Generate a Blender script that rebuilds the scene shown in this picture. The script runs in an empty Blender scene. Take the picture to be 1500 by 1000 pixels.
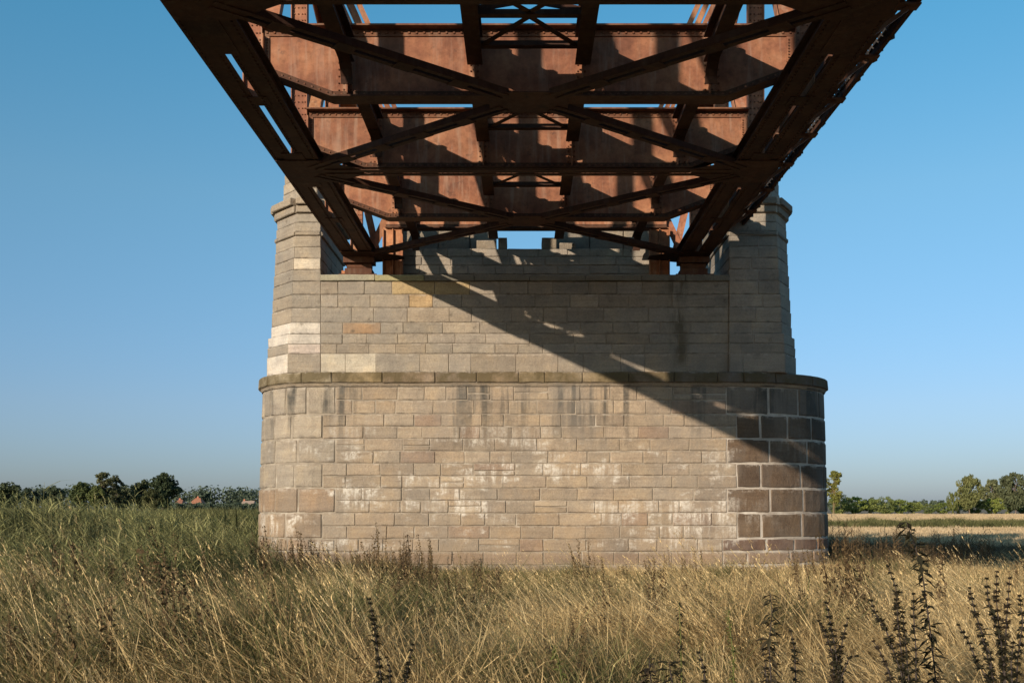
import bpy, math, random
import numpy as np
from mathutils import Vector, noise as mnoise

R = math.radians
rng = random.Random(7)
scene = bpy.context.scene
COL = scene.collection
EYE = 1.6            # heights below are measured from the eye; everything is lifted by EYE at the end

# ------------------------------------------------------------------ camera, sky, sun, exposure
cam_d = bpy.data.cameras.new('camera')
cam = bpy.data.objects.new('camera', cam_d)
COL.objects.link(cam)
cam.location = (0, 0, 0)
cam.rotation_euler = (R(90), 0, 0)
cam_d.sensor_width = 36
cam_d.lens = 36
cam_d.shift_x = -0.010
cam_d.shift_y = 0.1613
cam_d.clip_end = 6000
scene.camera = cam

SUN_AZ, SUN_EL = 33.0, 14.5      # light travels towards +X and +Y
w = bpy.data.worlds.new('World')
scene.world = w
w.use_nodes = True
nt = w.node_tree
sky = nt.nodes.new('ShaderNodeTexSky')
sky.sky_type = 'NISHITA'
sky.sun_disc = False
sky.sun_elevation = R(SUN_EL)
sky.sun_rotation = R(180 + SUN_AZ)
sky.altitude = 100
sky.air_density = 1.0
sky.dust_density = 0.6
sky.ozone_density = 2.0
tc = nt.nodes.new('ShaderNodeTexCoord')
sx_ = nt.nodes.new('ShaderNodeSeparateXYZ')
nt.links.new(tc.outputs['Generated'], sx_.inputs[0])
hz = nt.nodes.new('ShaderNodeValToRGB')      # greyer air near the horizon, deep clear blue higher up, the same all round
for k, (q, c) in enumerate(((0.0, (0.37, 0.46, 0.79)), (0.095, (0.53, 0.62, 0.83)), (0.283, (0.64, 0.92, 0.96)), (0.44, (0.46, 1.05, 1.11)), (0.80, (0.80, 0.95, 0.95)))):
    e = hz.color_ramp.elements[k] if k < 2 else hz.color_ramp.elements.new(q)
    e.position = q
    e.color = (*c, 1)
nt.links.new(sx_.outputs[2], hz.inputs[0])
mu = nt.nodes.new('ShaderNodeMix')
mu.data_type = 'RGBA'
mu.blend_type = 'MULTIPLY'
mu.inputs[0].default_value = 1.0
nt.links.new(sky.outputs[0], mu.inputs[6])
nt.links.new(hz.outputs[0], mu.inputs[7])
nt.links.new(mu.outputs[2], nt.nodes['Background'].inputs[0])
nt.nodes['Background'].inputs[1].default_value = 0.12

sl = bpy.data.lights.new('sun', 'SUN')
sl.energy = 4.5
sl.angle = R(0.5)
sl.color = (1.0, 0.86, 0.70)
so = bpy.data.objects.new('sun', sl)
COL.objects.link(so)
trav = Vector((math.sin(R(SUN_AZ)) * math.cos(R(SUN_EL)), math.cos(R(SUN_AZ)) * math.cos(R(SUN_EL)), -math.sin(R(SUN_EL))))
so.rotation_euler = trav.to_track_quat('-Z', 'Y').to_euler()
so.location = (-20, -30, 30)

vs = scene.view_settings
vs.view_transform = 'Standard'
vs.look = 'None'
vs.exposure = 0.38
vs.gamma = 1
vs.use_curve_mapping = False
scene.cycles.max_bounces = 6
scene.cycles.diffuse_bounces = 3
scene.cycles.transparent_max_bounces = 8
scene.cycles.use_denoising = True

# ------------------------------------------------------------------ node helpers
class NT:
    def __init__(s, name):
        s.m = bpy.data.materials.new(name)
        s.m.use_nodes = True
        s.t = s.m.node_tree
        s.b = s.t.nodes['Principled BSDF']
        s.out = s.t.nodes['Material Output']
    def n(s, typ, **kw):
        x = s.t.nodes.new(typ)
        for k, v in kw.items():
            setattr(x, k, v)
        return x
    def l(s, a, b):
        s.t.links.new(a, b)
    def put(s, sock, v):
        if hasattr(v, 'is_linked') or hasattr(v, 'links'):
            s.l(v, sock)
        else:
            sock.default_value = v
    def pos(s):
        return s.n('ShaderNodeNewGeometry').outputs['Position']
    def mapping(s, vec, scale=(1, 1, 1), loc=(0, 0, 0), rot=(0, 0, 0)):
        x = s.n('ShaderNodeMapping')
        s.l(vec, x.inputs['Vector'])
        x.inputs['Scale'].default_value = scale
        x.inputs['Location'].default_value = loc
        x.inputs['Rotation'].default_value = rot
        return x.outputs[0]
    def noise(s, vec, scale, detail=4, rough=0.55, dist=0.0):
        x = s.n('ShaderNodeTexNoise')
        s.l(vec, x.inputs['Vector'])
        x.inputs['Scale'].default_value = scale
        x.inputs['Detail'].default_value = detail
        x.inputs['Roughness'].default_value = rough
        x.inputs['Distortion'].default_value = dist
        return x.outputs['Fac']
    def ramp(s, fac, stops, interp='LINEAR'):
        x = s.n('ShaderNodeValToRGB')
        x.color_ramp.interpolation = interp
        e = x.color_ramp.elements
        while len(e) < len(stops):
            e.new(0.5)
        for i, (p, c) in enumerate(stops):
            e[i].position = p
            e[i].color = (c, c, c, 1) if isinstance(c, (int, float)) else (*c, 1)
        s.l(fac, x.inputs[0])
        return x.outputs[0]
    def math(s, op, a, b=0.0, clamp=False):
        x = s.n('ShaderNodeMath', operation=op, use_clamp=clamp)
        s.put(x.inputs[0], a)
        s.put(x.inputs[1], b)
        return x.outputs[0]
    def mix(s, fac, a, b, mode='MIX'):
        x = s.n('ShaderNodeMix', data_type='RGBA', blend_type=mode)
        s.put(x.inputs[0], fac)
        s.put(x.inputs[6], a if not isinstance(a, tuple) or len(a) == 4 else (*a, 1))
        s.put(x.inputs[7], b if not isinstance(b, tuple) or len(b) == 4 else (*b, 1))
        return x.outputs[2]
    def bump(s, h, strength=0.5, dist=0.02):
        x = s.n('ShaderNodeBump')
        x.inputs['Strength'].default_value = strength
        x.inputs['Distance'].default_value = dist
        s.l(h, x.inputs['Height'])
        s.l(x.outputs[0], s.b.inputs['Normal'])
    def rng(s, v, a, b, c=0.0, d=1.0):
        x = s.n('ShaderNodeMapRange')
        x.interpolation_type = 'SMOOTHSTEP'
        s.l(v, x.inputs[0])
        for i, q in enumerate((a, b, c, d)):
            x.inputs[i + 1].default_value = q
        return x.outputs[0]
    def sep(s, v):
        x = s.n('ShaderNodeSeparateXYZ')
        s.l(v, x.inputs[0])
        return x.outputs
    def objcol(s):
        x = s.n('ShaderNodeObjectInfo')
        return x.outputs['Color'], x.outputs['Random']

def mat_stone():
    M = NT('ashlar_stone')
    p = M.pos()
    oc, rnd = M.objcol()
    x, y, z = M.sep(p)
    z = M.math('SUBTRACT', z, EYE)
    # blotchy mottling and bedding bands inside a stone
    big = M.noise(p, 2.2, 5, 0.6)
    fine = M.noise(p, 28, 6, 0.7)
    bed = M.noise(M.mapping(p, (1.2, 1.2, 16)), 1.0, 4, 0.6, 0.6)
    c = M.mix(1.0, oc, M.ramp(big, [(0.25, (0.74, 0.74, 0.76)), (0.5, (1, 1, 1)), (0.78, (1.22, 1.16, 1.05))]), 'MULTIPLY')
    c = M.mix(1.0, c, M.ramp(fine, [(0.25, 0.70), (0.55, 1.0), (0.8, 1.18)]), 'MULTIPLY')
    c = M.mix(0.55, c, M.mix(1.0, c, M.ramp(bed, [(0.3, (0.78, 0.72, 0.68)), (0.6, (1.08, 1.06, 1.03))]), 'MULTIPLY'))
    # dark run-off streaks that hang below the string course
    st = M.noise(M.mapping(p, (2.1, 2.1, 0.10)), 1.0, 4, 0.65)
    st2 = M.noise(p, 3.0, 4, 0.6)
    below = M.math('MULTIPLY', M.rng(z, 0.9, 2.55), M.rng(z, 2.72, 2.66))
    mask = M.math('MULTIPLY', M.math('MULTIPLY', M.ramp(st, [(0.50, 0.0), (0.58, 1.0)]), M.ramp(st2, [(0.35, 0.45), (0.55, 1.0)])), below)
    c = M.mix(M.math('MULTIPLY', mask, 0.92), c, (0.062, 0.058, 0.050))
    # broad grey weathering drifts
    gd = M.noise(M.mapping(p, (0.9, 0.9, 0.45), (5, 0, 2)), 1.0, 6, 0.65)
    c = M.mix(M.math('MULTIPLY', M.ramp(gd, [(0.45, 0.0), (0.68, 1.0)]), 0.5), c, (0.20, 0.18, 0.155))
    # lichen and soot on the string course and the shelf
    soot = M.math('MULTIPLY', M.math('MULTIPLY', M.rng(z, 2.70, 2.74), M.rng(z, 2.99, 2.95)), M.ramp(M.noise(p, 1.6, 5, 0.65), [(0.36, 0.0), (0.56, 1.0)]))
    c = M.mix(M.math('MULTIPLY', soot, 0.85), c, (0.095, 0.072, 0.036))
    # pale lime runs leaking out of the joints
    lr = M.noise(M.mapping(p, (7.0, 7.0, 0.7)), 1.0, 5, 0.7)
    patch = M.noise(M.mapping(p, (0.6, 0.6, 1.3), (3.1, 0, 1.7)), 1.0, 5, 0.65)
    grit = M.noise(p, 16, 4, 0.7)
    lm = M.math('MULTIPLY', M.ramp(lr, [(0.44, 0.0), (0.56, 1.0)]), M.ramp(patch, [(0.53, 0.0), (0.59, 1.0)]))
    gz = M.sep(M.n('ShaderNodeTexCoord').outputs['Generated'])[2]
    lm = M.math('MULTIPLY', lm, M.ramp(grit, [(0.36, 0.1), (0.56, 1.0)]))
    lm = M.math('MULTIPLY', lm, M.rng(gz, -0.1, 0.9, 0.4, 1.0))      # runs start at the joint above and fade downwards
    edge = M.math('MULTIPLY', M.rng(gz, 0.80, 0.97), M.ramp(M.noise(p, 5.5, 5, 0.7), [(0.50, 0.0), (0.60, 1.0)]))
    c = M.mix(M.math('MULTIPLY', edge, 0.45), c, (0.50, 0.43, 0.35))
    under = M.math('MULTIPLY', M.rng(gz, 0.20, 0.02), M.ramp(M.noise(p, 4.1, 5, 0.7), [(0.46, 0.0), (0.58, 1.0)]))
    c = M.mix(M.math('MULTIPLY', under, 0.6), c, (0.10, 0.080, 0.062))
    lm = M.math('MULTIPLY', lm, M.math('MULTIPLY', M.rng(z, 2.3, 0.9), M.rng(x, 5.4, 4.2, 0.18, 1.0)))
    c = M.mix(M.math('MULTIPLY', lm, 0.92), c, (0.62, 0.57, 0.49))
    # flood line, brown silt
    fl = M.math('MULTIPLY', M.rng(z, -1.30, -1.20), M.rng(z, -0.98, -1.08))
    c = M.mix(M.math('MULTIPLY', fl, 0.45), c, (0.16, 0.095, 0.06))
    silt = M.math('MULTIPLY', M.rng(z, 0.4, -0.9), M.ramp(big, [(0.35, 0.2), (0.65, 0.8)]))
    c = M.mix(M.math('MULTIPLY', silt, 0.30), c, (0.27, 0.18, 0.10))
    # moss / rust drip under the bearings
    g1 = M.math('MULTIPLY', M.rng(M.math('ABSOLUTE', M.math('SUBTRACT', x, 3.45)), 0.32, 0.08), M.ramp(M.noise(M.mapping(p, (5, 5, 1.2)), 1.0, 4, 0.6), [(0.42, 0.0), (0.60, 1.0)]))
    g1 = M.math('MULTIPLY', g1, M.math('MULTIPLY', M.rng(z, 3.0, 3.3), M.rng(z, 5.2, 5.0)))
    c = M.mix(M.math('MULTIPLY', g1, 0.7), c, (0.07, 0.055, 0.028))
    # pits and old anchor holes
    pit = M.n('ShaderNodeTexVoronoi')
    M.l(p, pit.inputs['Vector'])
    pit.inputs['Scale'].default_value = 2.3
    pm = M.math('MULTIPLY', M.ramp(pit.outputs['Distance'], [(0.05, 1.0), (0.17, 0.0)]), M.ramp(M.noise(p, 11, 5, 0.7), [(0.48, 0.0), (0.56, 1.0)]))
    pm = M.math('MULTIPLY', pm, M.rng(z, 2.9, 3.1))
    c = M.mix(M.math('MULTIPLY', pm, 0.7), c, (0.09, 0.07, 0.05))
    M.l(c, M.b.inputs['Base Color'])
    M.b.inputs['Roughness'].default_value = 0.92
    M.b.inputs['Specular IOR Level'].default_value = 0.2
    h = M.math('ADD', M.math('MULTIPLY', M.noise(p, 9, 6, 0.7), 0.7), M.math('MULTIPLY', M.noise(p, 45, 4, 0.6), 0.35))
    M.bump(h, 1.0, 0.035)
    return M.m

def mat_mortar():
    M = NT('lime_mortar')
    p = M.pos()
    c0 = M.ramp(M.noise(p, 3.0, 5, 0.6), [(0.3, (0.17, 0.14, 0.105)), (0.55, (0.29, 0.24, 0.18)), (0.75, (0.44, 0.39, 0.32))])
    c1 = M.ramp(M.noise(p, 3.0, 5, 0.6), [(0.3, (0.24, 0.20, 0.16)), (0.55, (0.40, 0.35, 0.29)), (0.75, (0.52, 0.47, 0.40))])
    c = M.mix(M.rng(M.sep(p)[0], 3.9, 4.4), c0, c1)      # the right end was repointed with paler mortar
    M.l(c, M.b.inputs['Base Color'])
    M.b.inputs['Roughness'].default_value = 0.95
    M.bump(M.noise(p, 40, 4), 0.5, 0.01)
    return M.m

def mat_rust():
    M = NT('rusted_steel')
    p = M.pos()
    a = M.noise(p, 1.7, 6, 0.65)
    b = M.noise(p, 11, 5, 0.7)
    run = M.noise(M.mapping(p, (9, 9, 0.9)), 1.0, 4, 0.6)
    oc, rnd = M.objcol()
    c = M.ramp(a, [(0.25, (0.105, 0.038, 0.022)), (0.46, (0.20, 0.072, 0.036)), (0.60, (0.27, 0.105, 0.050)), (0.78, (0.33, 0.155, 0.085))])
    c = M.mix(0.8, c, M.mix(1.0, c, M.ramp(b, [(0.3, 0.62), (0.55, 1.0), (0.75, 1.22)]), 'MULTIPLY'))
    c = M.mix(M.math('MULTIPLY', M.ramp(run, [(0.52, 0.0), (0.68, 1.0)]), 0.35), c, (0.34, 0.21, 0.14))
    c = M.mix(M.math('MULTIPLY', M.ramp(M.noise(p, 4.5, 5, 0.7), [(0.60, 0.0), (0.70, 1.0)]), 0.6), c, (0.055, 0.028, 0.020))
    c = M.mix(1.0, c, oc, 'MULTIPLY')
    c = M.mix(1.0, c, (1.28, 1.46, 1.54), 'MULTIPLY')
    M.l(c, M.b.inputs['Base Color'])
    M.b.inputs['Roughness'].default_value = 0.8
    M.b.inputs['Specular IOR Level'].default_value = 0.25
    M.bump(M.noise(p, 60, 5, 0.7), 0.4, 0.006)
    return M.m

def mat_leaf(name, cols, transl=0.35, scale=0.6, rough=0.7, tint=True, blades=False):
    """leaf or blade: colours drift with position and from one object or instance to the next"""
    M = NT(name)
    p = M.pos()
    oc, rnd = M.objcol()
    f = M.math('ADD', M.math('MULTIPLY', M.noise(p, scale, 3, 0.6), 0.75), M.math('MULTIPLY', rnd, 0.3))
    f = M.math('SUBTRACT', f, 0.02)
    n = len(cols)
    c = M.ramp(f, [(0.28 + 0.50 * i / max(1, n - 1), cols[i]) for i in range(n)])
    c = M.mix(1.0, c, M.ramp(M.noise(p, scale * 14, 3, 0.6), [(0.3, 0.68), (0.6, 1.1), (0.8, 1.25)]), 'MULTIPLY')
    if blades:
        isl = M.n('ShaderNodeNewGeometry').outputs['Random Per Island']
        c = M.mix(1.0, c, M.ramp(isl, [(0.0, (0.48, 0.46, 0.42)), (0.35, (0.85, 0.84, 0.80)), (0.7, (1.15, 1.14, 1.10)), (1.0, (1.65, 1.60, 1.50))]), 'MULTIPLY')
    if tint:
        c = M.mix(1.0, c, oc, 'MULTIPLY')
    M.l(c, M.b.inputs['Base Color'])
    M.b.inputs['Roughness'].default_value = rough
    M.b.inputs['Specular IOR Level'].default_value = 0.15
    tr = M.n('ShaderNodeBsdfTranslucent')
    M.l(c, tr.inputs[0])
    mx = M.n('ShaderNodeMixShader')
    mx.inputs[0].default_value = transl
    M.l(M.b.outputs[0], mx.inputs[1])
    M.l(tr.outputs[0], mx.inputs[2])
    M.l(mx.outputs[0], M.out.inputs[0])
    return M.m

def mat_plain(name, col, scale=4, var=0.3, rough=0.85):
    M = NT(name)
    p = M.pos()
    oc, rnd = M.objcol()
    c = M.mix(1.0, (*col, 1), M.ramp(M.noise(p, scale, 5, 0.65), [(0.25, 1 - var), (0.75, 1 + var)]), 'MULTIPLY')
    c = M.mix(1.0, c, oc, 'MULTIPLY')
    M.l(c, M.b.inputs['Base Color'])
    M.b.inputs['Roughness'].default_value = rough
    M.bump(M.noise(p, scale * 10, 4), 0.3, 0.01)
    return M.m

def mat_ground(name, cols, s1=0.35, s2=9):
    M = NT(name)
    p = M.pos()
    c = M.ramp(M.math('ADD', M.math('MULTIPLY', M.noise(p, s1, 5, 0.6), 0.7), M.math('MULTIPLY', M.noise(p, s2, 5, 0.7), 0.3)),
               [(0.3 + 0.4 * i / (len(cols) - 1), cols[i]) for i in range(len(cols))])
    M.l(c, M.b.inputs['Base Color'])
    M.b.inputs['Roughness'].default_value = 0.95
    M.bump(M.noise(p, s2, 6, 0.7), 0.8, 0.08)
    return M.m

STONE, MORTAR, RUST = mat_stone(), mat_mortar(), mat_rust()

# ------------------------------------------------------------------ mesh helpers
WORLD = {}
class MB:
    def __init__(s):
        s.v, s.f = [], []
    def add(s, verts, faces):
        o = len(s.v)
        s.v += [tuple(q) for q in verts]
        s.f += [tuple(i + o for i in q) for q in faces]
    def box(s, x0, x1, y0, y1, z0, z1):
        s.add([(x0, y0, z0), (x1, y0, z0), (x1, y1, z0), (x0, y1, z0), (x0, y0, z1), (x1, y0, z1), (x1, y1, z1), (x0, y1, z1)],
              [(0, 3, 2, 1), (4, 5, 6, 7), (0, 1, 5, 4), (1, 2, 6, 5), (2, 3, 7, 6), (3, 0, 4, 7)])
    def bar(s, a, b, wd, th, up=(0, 0, 1), e0=0.0, e1=0.0):
        """a rectangular bar from a to b, wd across and th along up"""
        a, b = Vector(a), Vector(b)
        d = (b - a).normalized()
        a, b = a - d * e0, b + d * e1
        u = Vector(up)
        u = (u - d * u.dot(d))
        if u.length < 1e-4:
            u = Vector((1, 0, 0)) - d * d.x
        u.normalize()
        r = d.cross(u)
        vs_ = []
        for q in (a, b):
            for i, j in ((-1, -1), (1, -1), (1, 1), (-1, 1)):
                vs_.append(q + r * (wd / 2 * i) + u * (th / 2 * j))
        s.add(vs_, [(0, 1, 2, 3), (7, 6, 5, 4), (0, 4, 5, 1), (1, 5, 6, 2), (2, 6, 7, 3), (3, 7, 4, 0)])
    def tube(s, pts, rads, n=6):
        base = len(s.v)
        for k, (q, r) in enumerate(zip(pts, rads)):
            q = Vector(q)
            d = (Vector(pts[min(k + 1, len(pts) - 1)]) - Vector(pts[max(k - 1, 0)])).normalized()
            u = d.orthogonal().normalized()
            if abs(d.z) > 0.5:
                u = (Vector((1, 0, 0)) - d * d.x).normalized()
            t = d.cross(u)
            for i in range(n):
                an = 2 * math.pi * i / n
                s.v.append(tuple(q + (u * math.cos(an) + t * math.sin(an)) * r))
        for k in range(len(pts) - 1):
            for i in range(n):
                j = (i + 1) % n
                s.f.append((base + k * n + i, base + k * n + j, base + (k + 1) * n + j, base + (k + 1) * n + i))
        s.f.append(tuple(base + (len(pts) - 1) * n + i for i in range(n)))
        s.f.append(tuple(base + n - 1 - i for i in range(n)))
    def prism(s, poly, z0, z1):
        """closed polygon (counter-clockwise seen from above) pulled up from z0 to z1"""
        n = len(poly)
        b = len(s.v)
        s.v += [(x, y, z0) for x, y in poly] + [(x, y, z1) for x, y in poly]
        for i in range(n):
            j = (i + 1) % n
            s.f.append((b + i, b + j, b + n + j, b + n + i))
        s.f.append(tuple(b + n + i for i in range(n)))
        s.f.append(tuple(b + n - 1 - i for i in range(n)))
    def rivet(s, c, nrm, r=0.021, h=0.016, n=6):
        c, nrm = Vector(c), Vector(nrm).normalized()
        u = nrm.orthogonal().normalized()
        t = nrm.cross(u)
        vs_ = []
        for rr, hh in ((r, 0), (r * 0.7, h)):
            for i in range(n):
                an = 2 * math.pi * i / n
                vs_.append(c + (u * math.cos(an) + t * math.sin(an)) * rr + nrm * hh)
        s.add(vs_, [(i, (i + 1) % n, n + (i + 1) % n, n + i) for i in range(n)] + [tuple(n + i for i in range(n))])
    def build(s, name, mat, parent=None, color=None, smooth=False, centre=True, base=None):
        if not s.v:
            return None
        V = np.array(s.v, dtype=float)
        if base is not None:
            c = np.array(base, dtype=float)
        elif centre:
            c = (V.min(0) + V.max(0)) / 2
        else:
            c = np.zeros(3)
        me = bpy.data.meshes.new(name)
        me.from_pydata((V - c).tolist(), [], s.f)
        me.update()
        if smooth:
            me.polygons.foreach_set('use_smooth', [True] * len(me.polygons))
        if mat:
            me.materials.append(mat)
        o = bpy.data.objects.new(name, me)
        COL.objects.link(o)
        pw = np.zeros(3)
        if parent is not None:
            o.parent = parent
            pw = WORLD[parent.name]
        o.location = tuple(c - pw)
        WORLD[o.name] = c
        if color:
            o.color = (*color, 1)
        return o

def thing(name, label, cat, loc, group=None):
    o = bpy.data.objects.new(name, None)
    COL.objects.link(o)
    o.empty_display_size = 0.3
    o.location = loc
    WORLD[o.name] = np.array(loc, dtype=float)
    o['label'] = label
    o['category'] = cat
    if group:
        o['group'] = group
    return o

def tag(o, label, cat, group=None, kind=None):
    o['label'] = label
    o['category'] = cat
    if group:
        o['group'] = group
    if kind:
        o['kind'] = kind
    return o

def at(px, py, Y):
    """the point at distance Y seen at photo pixel (px, py)"""
    return Vector(((px - 765) * Y / 1500, Y, (742 - py) * Y / 1500))

GZ = -EYE
# ------------------------------------------------------------------ ground
def sheet(name, poly, z, mat, label, cat):
    m = MB()
    m.add([(x, y, z) for x, y in poly], [tuple(range(len(poly)))])
    o = m.build(name, mat)
    return tag(o, label, cat, kind='structure')

MG = mat_ground('meadow_soil', [(0.10, 0.075, 0.045), (0.16, 0.12, 0.065), (0.22, 0.17, 0.09)])
sheet('ground', [(-3000, -60), (3000, -60), (3000, 5000), (-3000, 5000)], GZ, MG, 'flat river meadow soil beneath the grass, reaching the horizon', 'ground')
MF = mat_ground('stubble_soil', [(0.38, 0.28, 0.16), (0.46, 0.35, 0.21), (0.54, 0.42, 0.26)], 0.12, 2.0)
field_poly = []
for i in range(13):
    t = i / 12
    field_poly.append((8.5 + 150 * t, 29 + 3 * math.sin(t * 5 + 0.4) + 4 * t))
field_poly += [(190, 225), (70, 232), (20, 228), (9, 215)]
sheet('stubble_field', field_poly, GZ + 0.004, MF, 'pale dry stubble field stretching right of the pier', 'field')

# ------------------------------------------------------------------ the stone pier
PIER = thing('bridge_pier', 'massive sandstone bridge pier with rounded ends and two short towers', 'bridge pier', (0.4, 24.5, GZ))
YF = 22.6

class Path:
    def __init__(s, pts, smooth=True):
        s.p = [Vector((x, y)) for x, y in pts]
        s.c = [0.0]
        for a, b in zip(s.p, s.p[1:]):
            s.c.append(s.c[-1] + (b - a).length)
        s.L = s.c[-1]
        seg = [((b - a).normalized()) for a, b in zip(s.p, s.p[1:])]
        s.n = []
        for i in range(len(s.p)):
            t = seg[max(0, i - 1)] + seg[min(i, len(seg) - 1)]
            t.normalize()
            s.n.append(Vector((t.y, -t.x)))
    def at(s, q, off=0.0):
        q = min(max(q, 0), s.L)
        i = 0
        lo, hi = 0, len(s.c) - 2
        while lo < hi:
            mid = (lo + hi + 1) // 2
            if s.c[mid] <= q:
                lo = mid
            else:
                hi = mid - 1
        i = lo
        t = (q - s.c[i]) / max(1e-9, s.c[i + 1] - s.c[i])
        P = s.p[i].lerp(s.p[i + 1], t)
        N = s.n[i].lerp(s.n[i + 1], t).normalized()
        return P + N * off

def block(m, path, s0, s1, z0, z1, off=lambda z: 0.0, gap=0.006, bev=0.016, proud=0.0, depth=0.10, seg=0.5, rough=0.006, topslope=0.0):
    s0, s1, z0, z1 = s0 + gap, s1 - gap, z0 + gap, z1 - gap
    bu = min(bev, (s1 - s0) * 0.25)
    bz = min(bev, (z1 - z0) * 0.25)
    k = max(1, int(math.ceil((s1 - s0 - 2 * bu) / seg)))
    us = [s0] + [s0 + bu + (s1 - s0 - 2 * bu) * i / k for i in range(k + 1)] + [s1]
    zs = [z0, z0 + bz, z1 - bz, z1]
    nu, nz = len(us), len(zs)
    j = rng.uniform(-rough, rough) + proud
    tilt = rng.uniform(-rough, rough)
    vs_, fs = [], []
    for b, z in enumerate(zs):
        for a, u in enumerate(us):
            edge = a in (0, nu - 1) or b in (0, nz - 1)
            corner = a in (0, nu - 1) and b in (0, nz - 1)
            o = off(z) + j + tilt * (u - (s0 + s1) / 2) / max(0.1, s1 - s0)
            if edge:
                o -= bev * (1.0 if not corner else 1.4) * rng.uniform(0.45, 1.7)
            else:
                o += rng.uniform(-rough, rough) * 0.7
            if b >= 2:
                o -= topslope * (1 if b == 3 else 0.6)
            P = path.at(u + (rng.uniform(-.3, .3) * gap if edge else 0), o)
            vs_.append((P.x, P.y, z + (rng.uniform(-.4, .4) * gap if edge else 0) + 0.011 * mnoise.noise(Vector((u * 0.8, z * 2.3, proud)))))
    for b in range(nz - 1):
        for a in range(nu - 1):
            fs.append((b * nu + a, b * nu + a + 1, (b + 1) * nu + a + 1, (b + 1) * nu + a))
    ring = [a for a in range(nu)] + [b * nu + nu - 1 for b in range(1, nz)] + [(nz - 1) * nu + a for a in range(nu - 2, -1, -1)] + [b * nu for b in range(nz - 2, 0, -1)]
    base = len(vs_)
    for r in ring:
        a, b = r % nu, r // nu
        P = path.at(us[a], off(zs[b]) + proud - depth)
        vs_.append((P.x, P.y, zs[b]))
    n = len(ring)
    for i in range(n):
        k2 = (i + 1) % n
        fs.append((ring[i], base + i, base + k2, ring[k2]))
    m.add(vs_, fs)

def split(a, b, lo, hi, first=None):
    out = [a]
    if first:
        out.append(a + first)
    while b - out[-1] > hi * 1.35:
        out.append(out[-1] + rng.uniform(lo, hi))
    if b - out[-1] < lo * 0.75 and len(out) > 2:
        out[-1] = b
    else:
        out.append(b)
    return out

PAL_LOW = [(0.345, 0.272, 0.190), (0.335, 0.262, 0.187), (0.30, 0.247, 0.187), (0.35, 0.275, 0.195), (0.33, 0.255, 0.178), (0.285, 0.225, 0.165), (0.36, 0.295, 0.22)]
PAL_UP = [(0.285, 0.245, 0.192), (0.31, 0.262, 0.202), (0.27, 0.238, 0.192), (0.33, 0.275, 0.205), (0.295, 0.24, 0.175), (0.32, 0.278, 0.225)]
def tint(pal, j=0.10):
    c = rng.choice(pal)
    mean = [sum(q[i] for q in pal) / len(pal) for i in range(3)]
    k = 1 + rng.uniform(-j, j)
    return tuple(min(0.8, (0.62 * q + 0.38 * w_) * k) for q, w_ in zip(c, mean))

# lower body: flat front with a rounded end on both sides
XL, XR, YC = -4.45, 4.50, 24.5
RY = YC - YF
def lower_path(rl, rr):
    pts = []
    for i in range(25):
        th = R(112) * (1 - i / 24)
        pts.append((XL - rl * math.sin(th), YC - RY * math.cos(th)))
    for i in range(25):
        th = R(112) * i / 24
        pts.append((XR + rr * math.sin(th), YC - RY * math.cos(th)))
    return Path(pts)
LP = lower_path(1.69, 2.66)
S_L = min(LP.c, key=lambda q: (LP.at(q) - Vector((XL, YF))).length)
S_R = min(LP.c, key=lambda q: (LP.at(q) - Vector((XR, YF))).length)
bat = lambda z: 0.030 * max(0, 2.66 - z)
quoin_z = [2.66, 2.04, 1.50, 0.955, 0.41, -0.137, -0.70, -0.985, -1.28, -1.62]
core = MB()
def core_prism(path, z0, z1, o0, o1, back):
    A = [path.at(q) for q in path.c]
    n = len(path.c)
    lo = [path.at(q, o0) for q in path.c] + back
    hi = [path.at(q, o1) for q in path.c] + back
    N = len(lo)
    core.add([(q.x, q.y, z0) for q in lo] + [(q.x, q.y, z1) for q in hi],
             [(i, (i + 1) % N, N + (i + 1) % N, N + i) for i in range(N)] + [tuple(range(N, 2 * N)), tuple(range(N - 1, -1, -1))])
backL = [Vector((5.0, 26.35)), Vector((-5.0, 26.35))]
core_prism(LP, -1.9, 2.80, bat(-1.9) - 0.019, bat(2.66) - 0.019, backL)

def put(m, name, col):
    return m.build(name, STONE, PIER, color=col)

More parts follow.
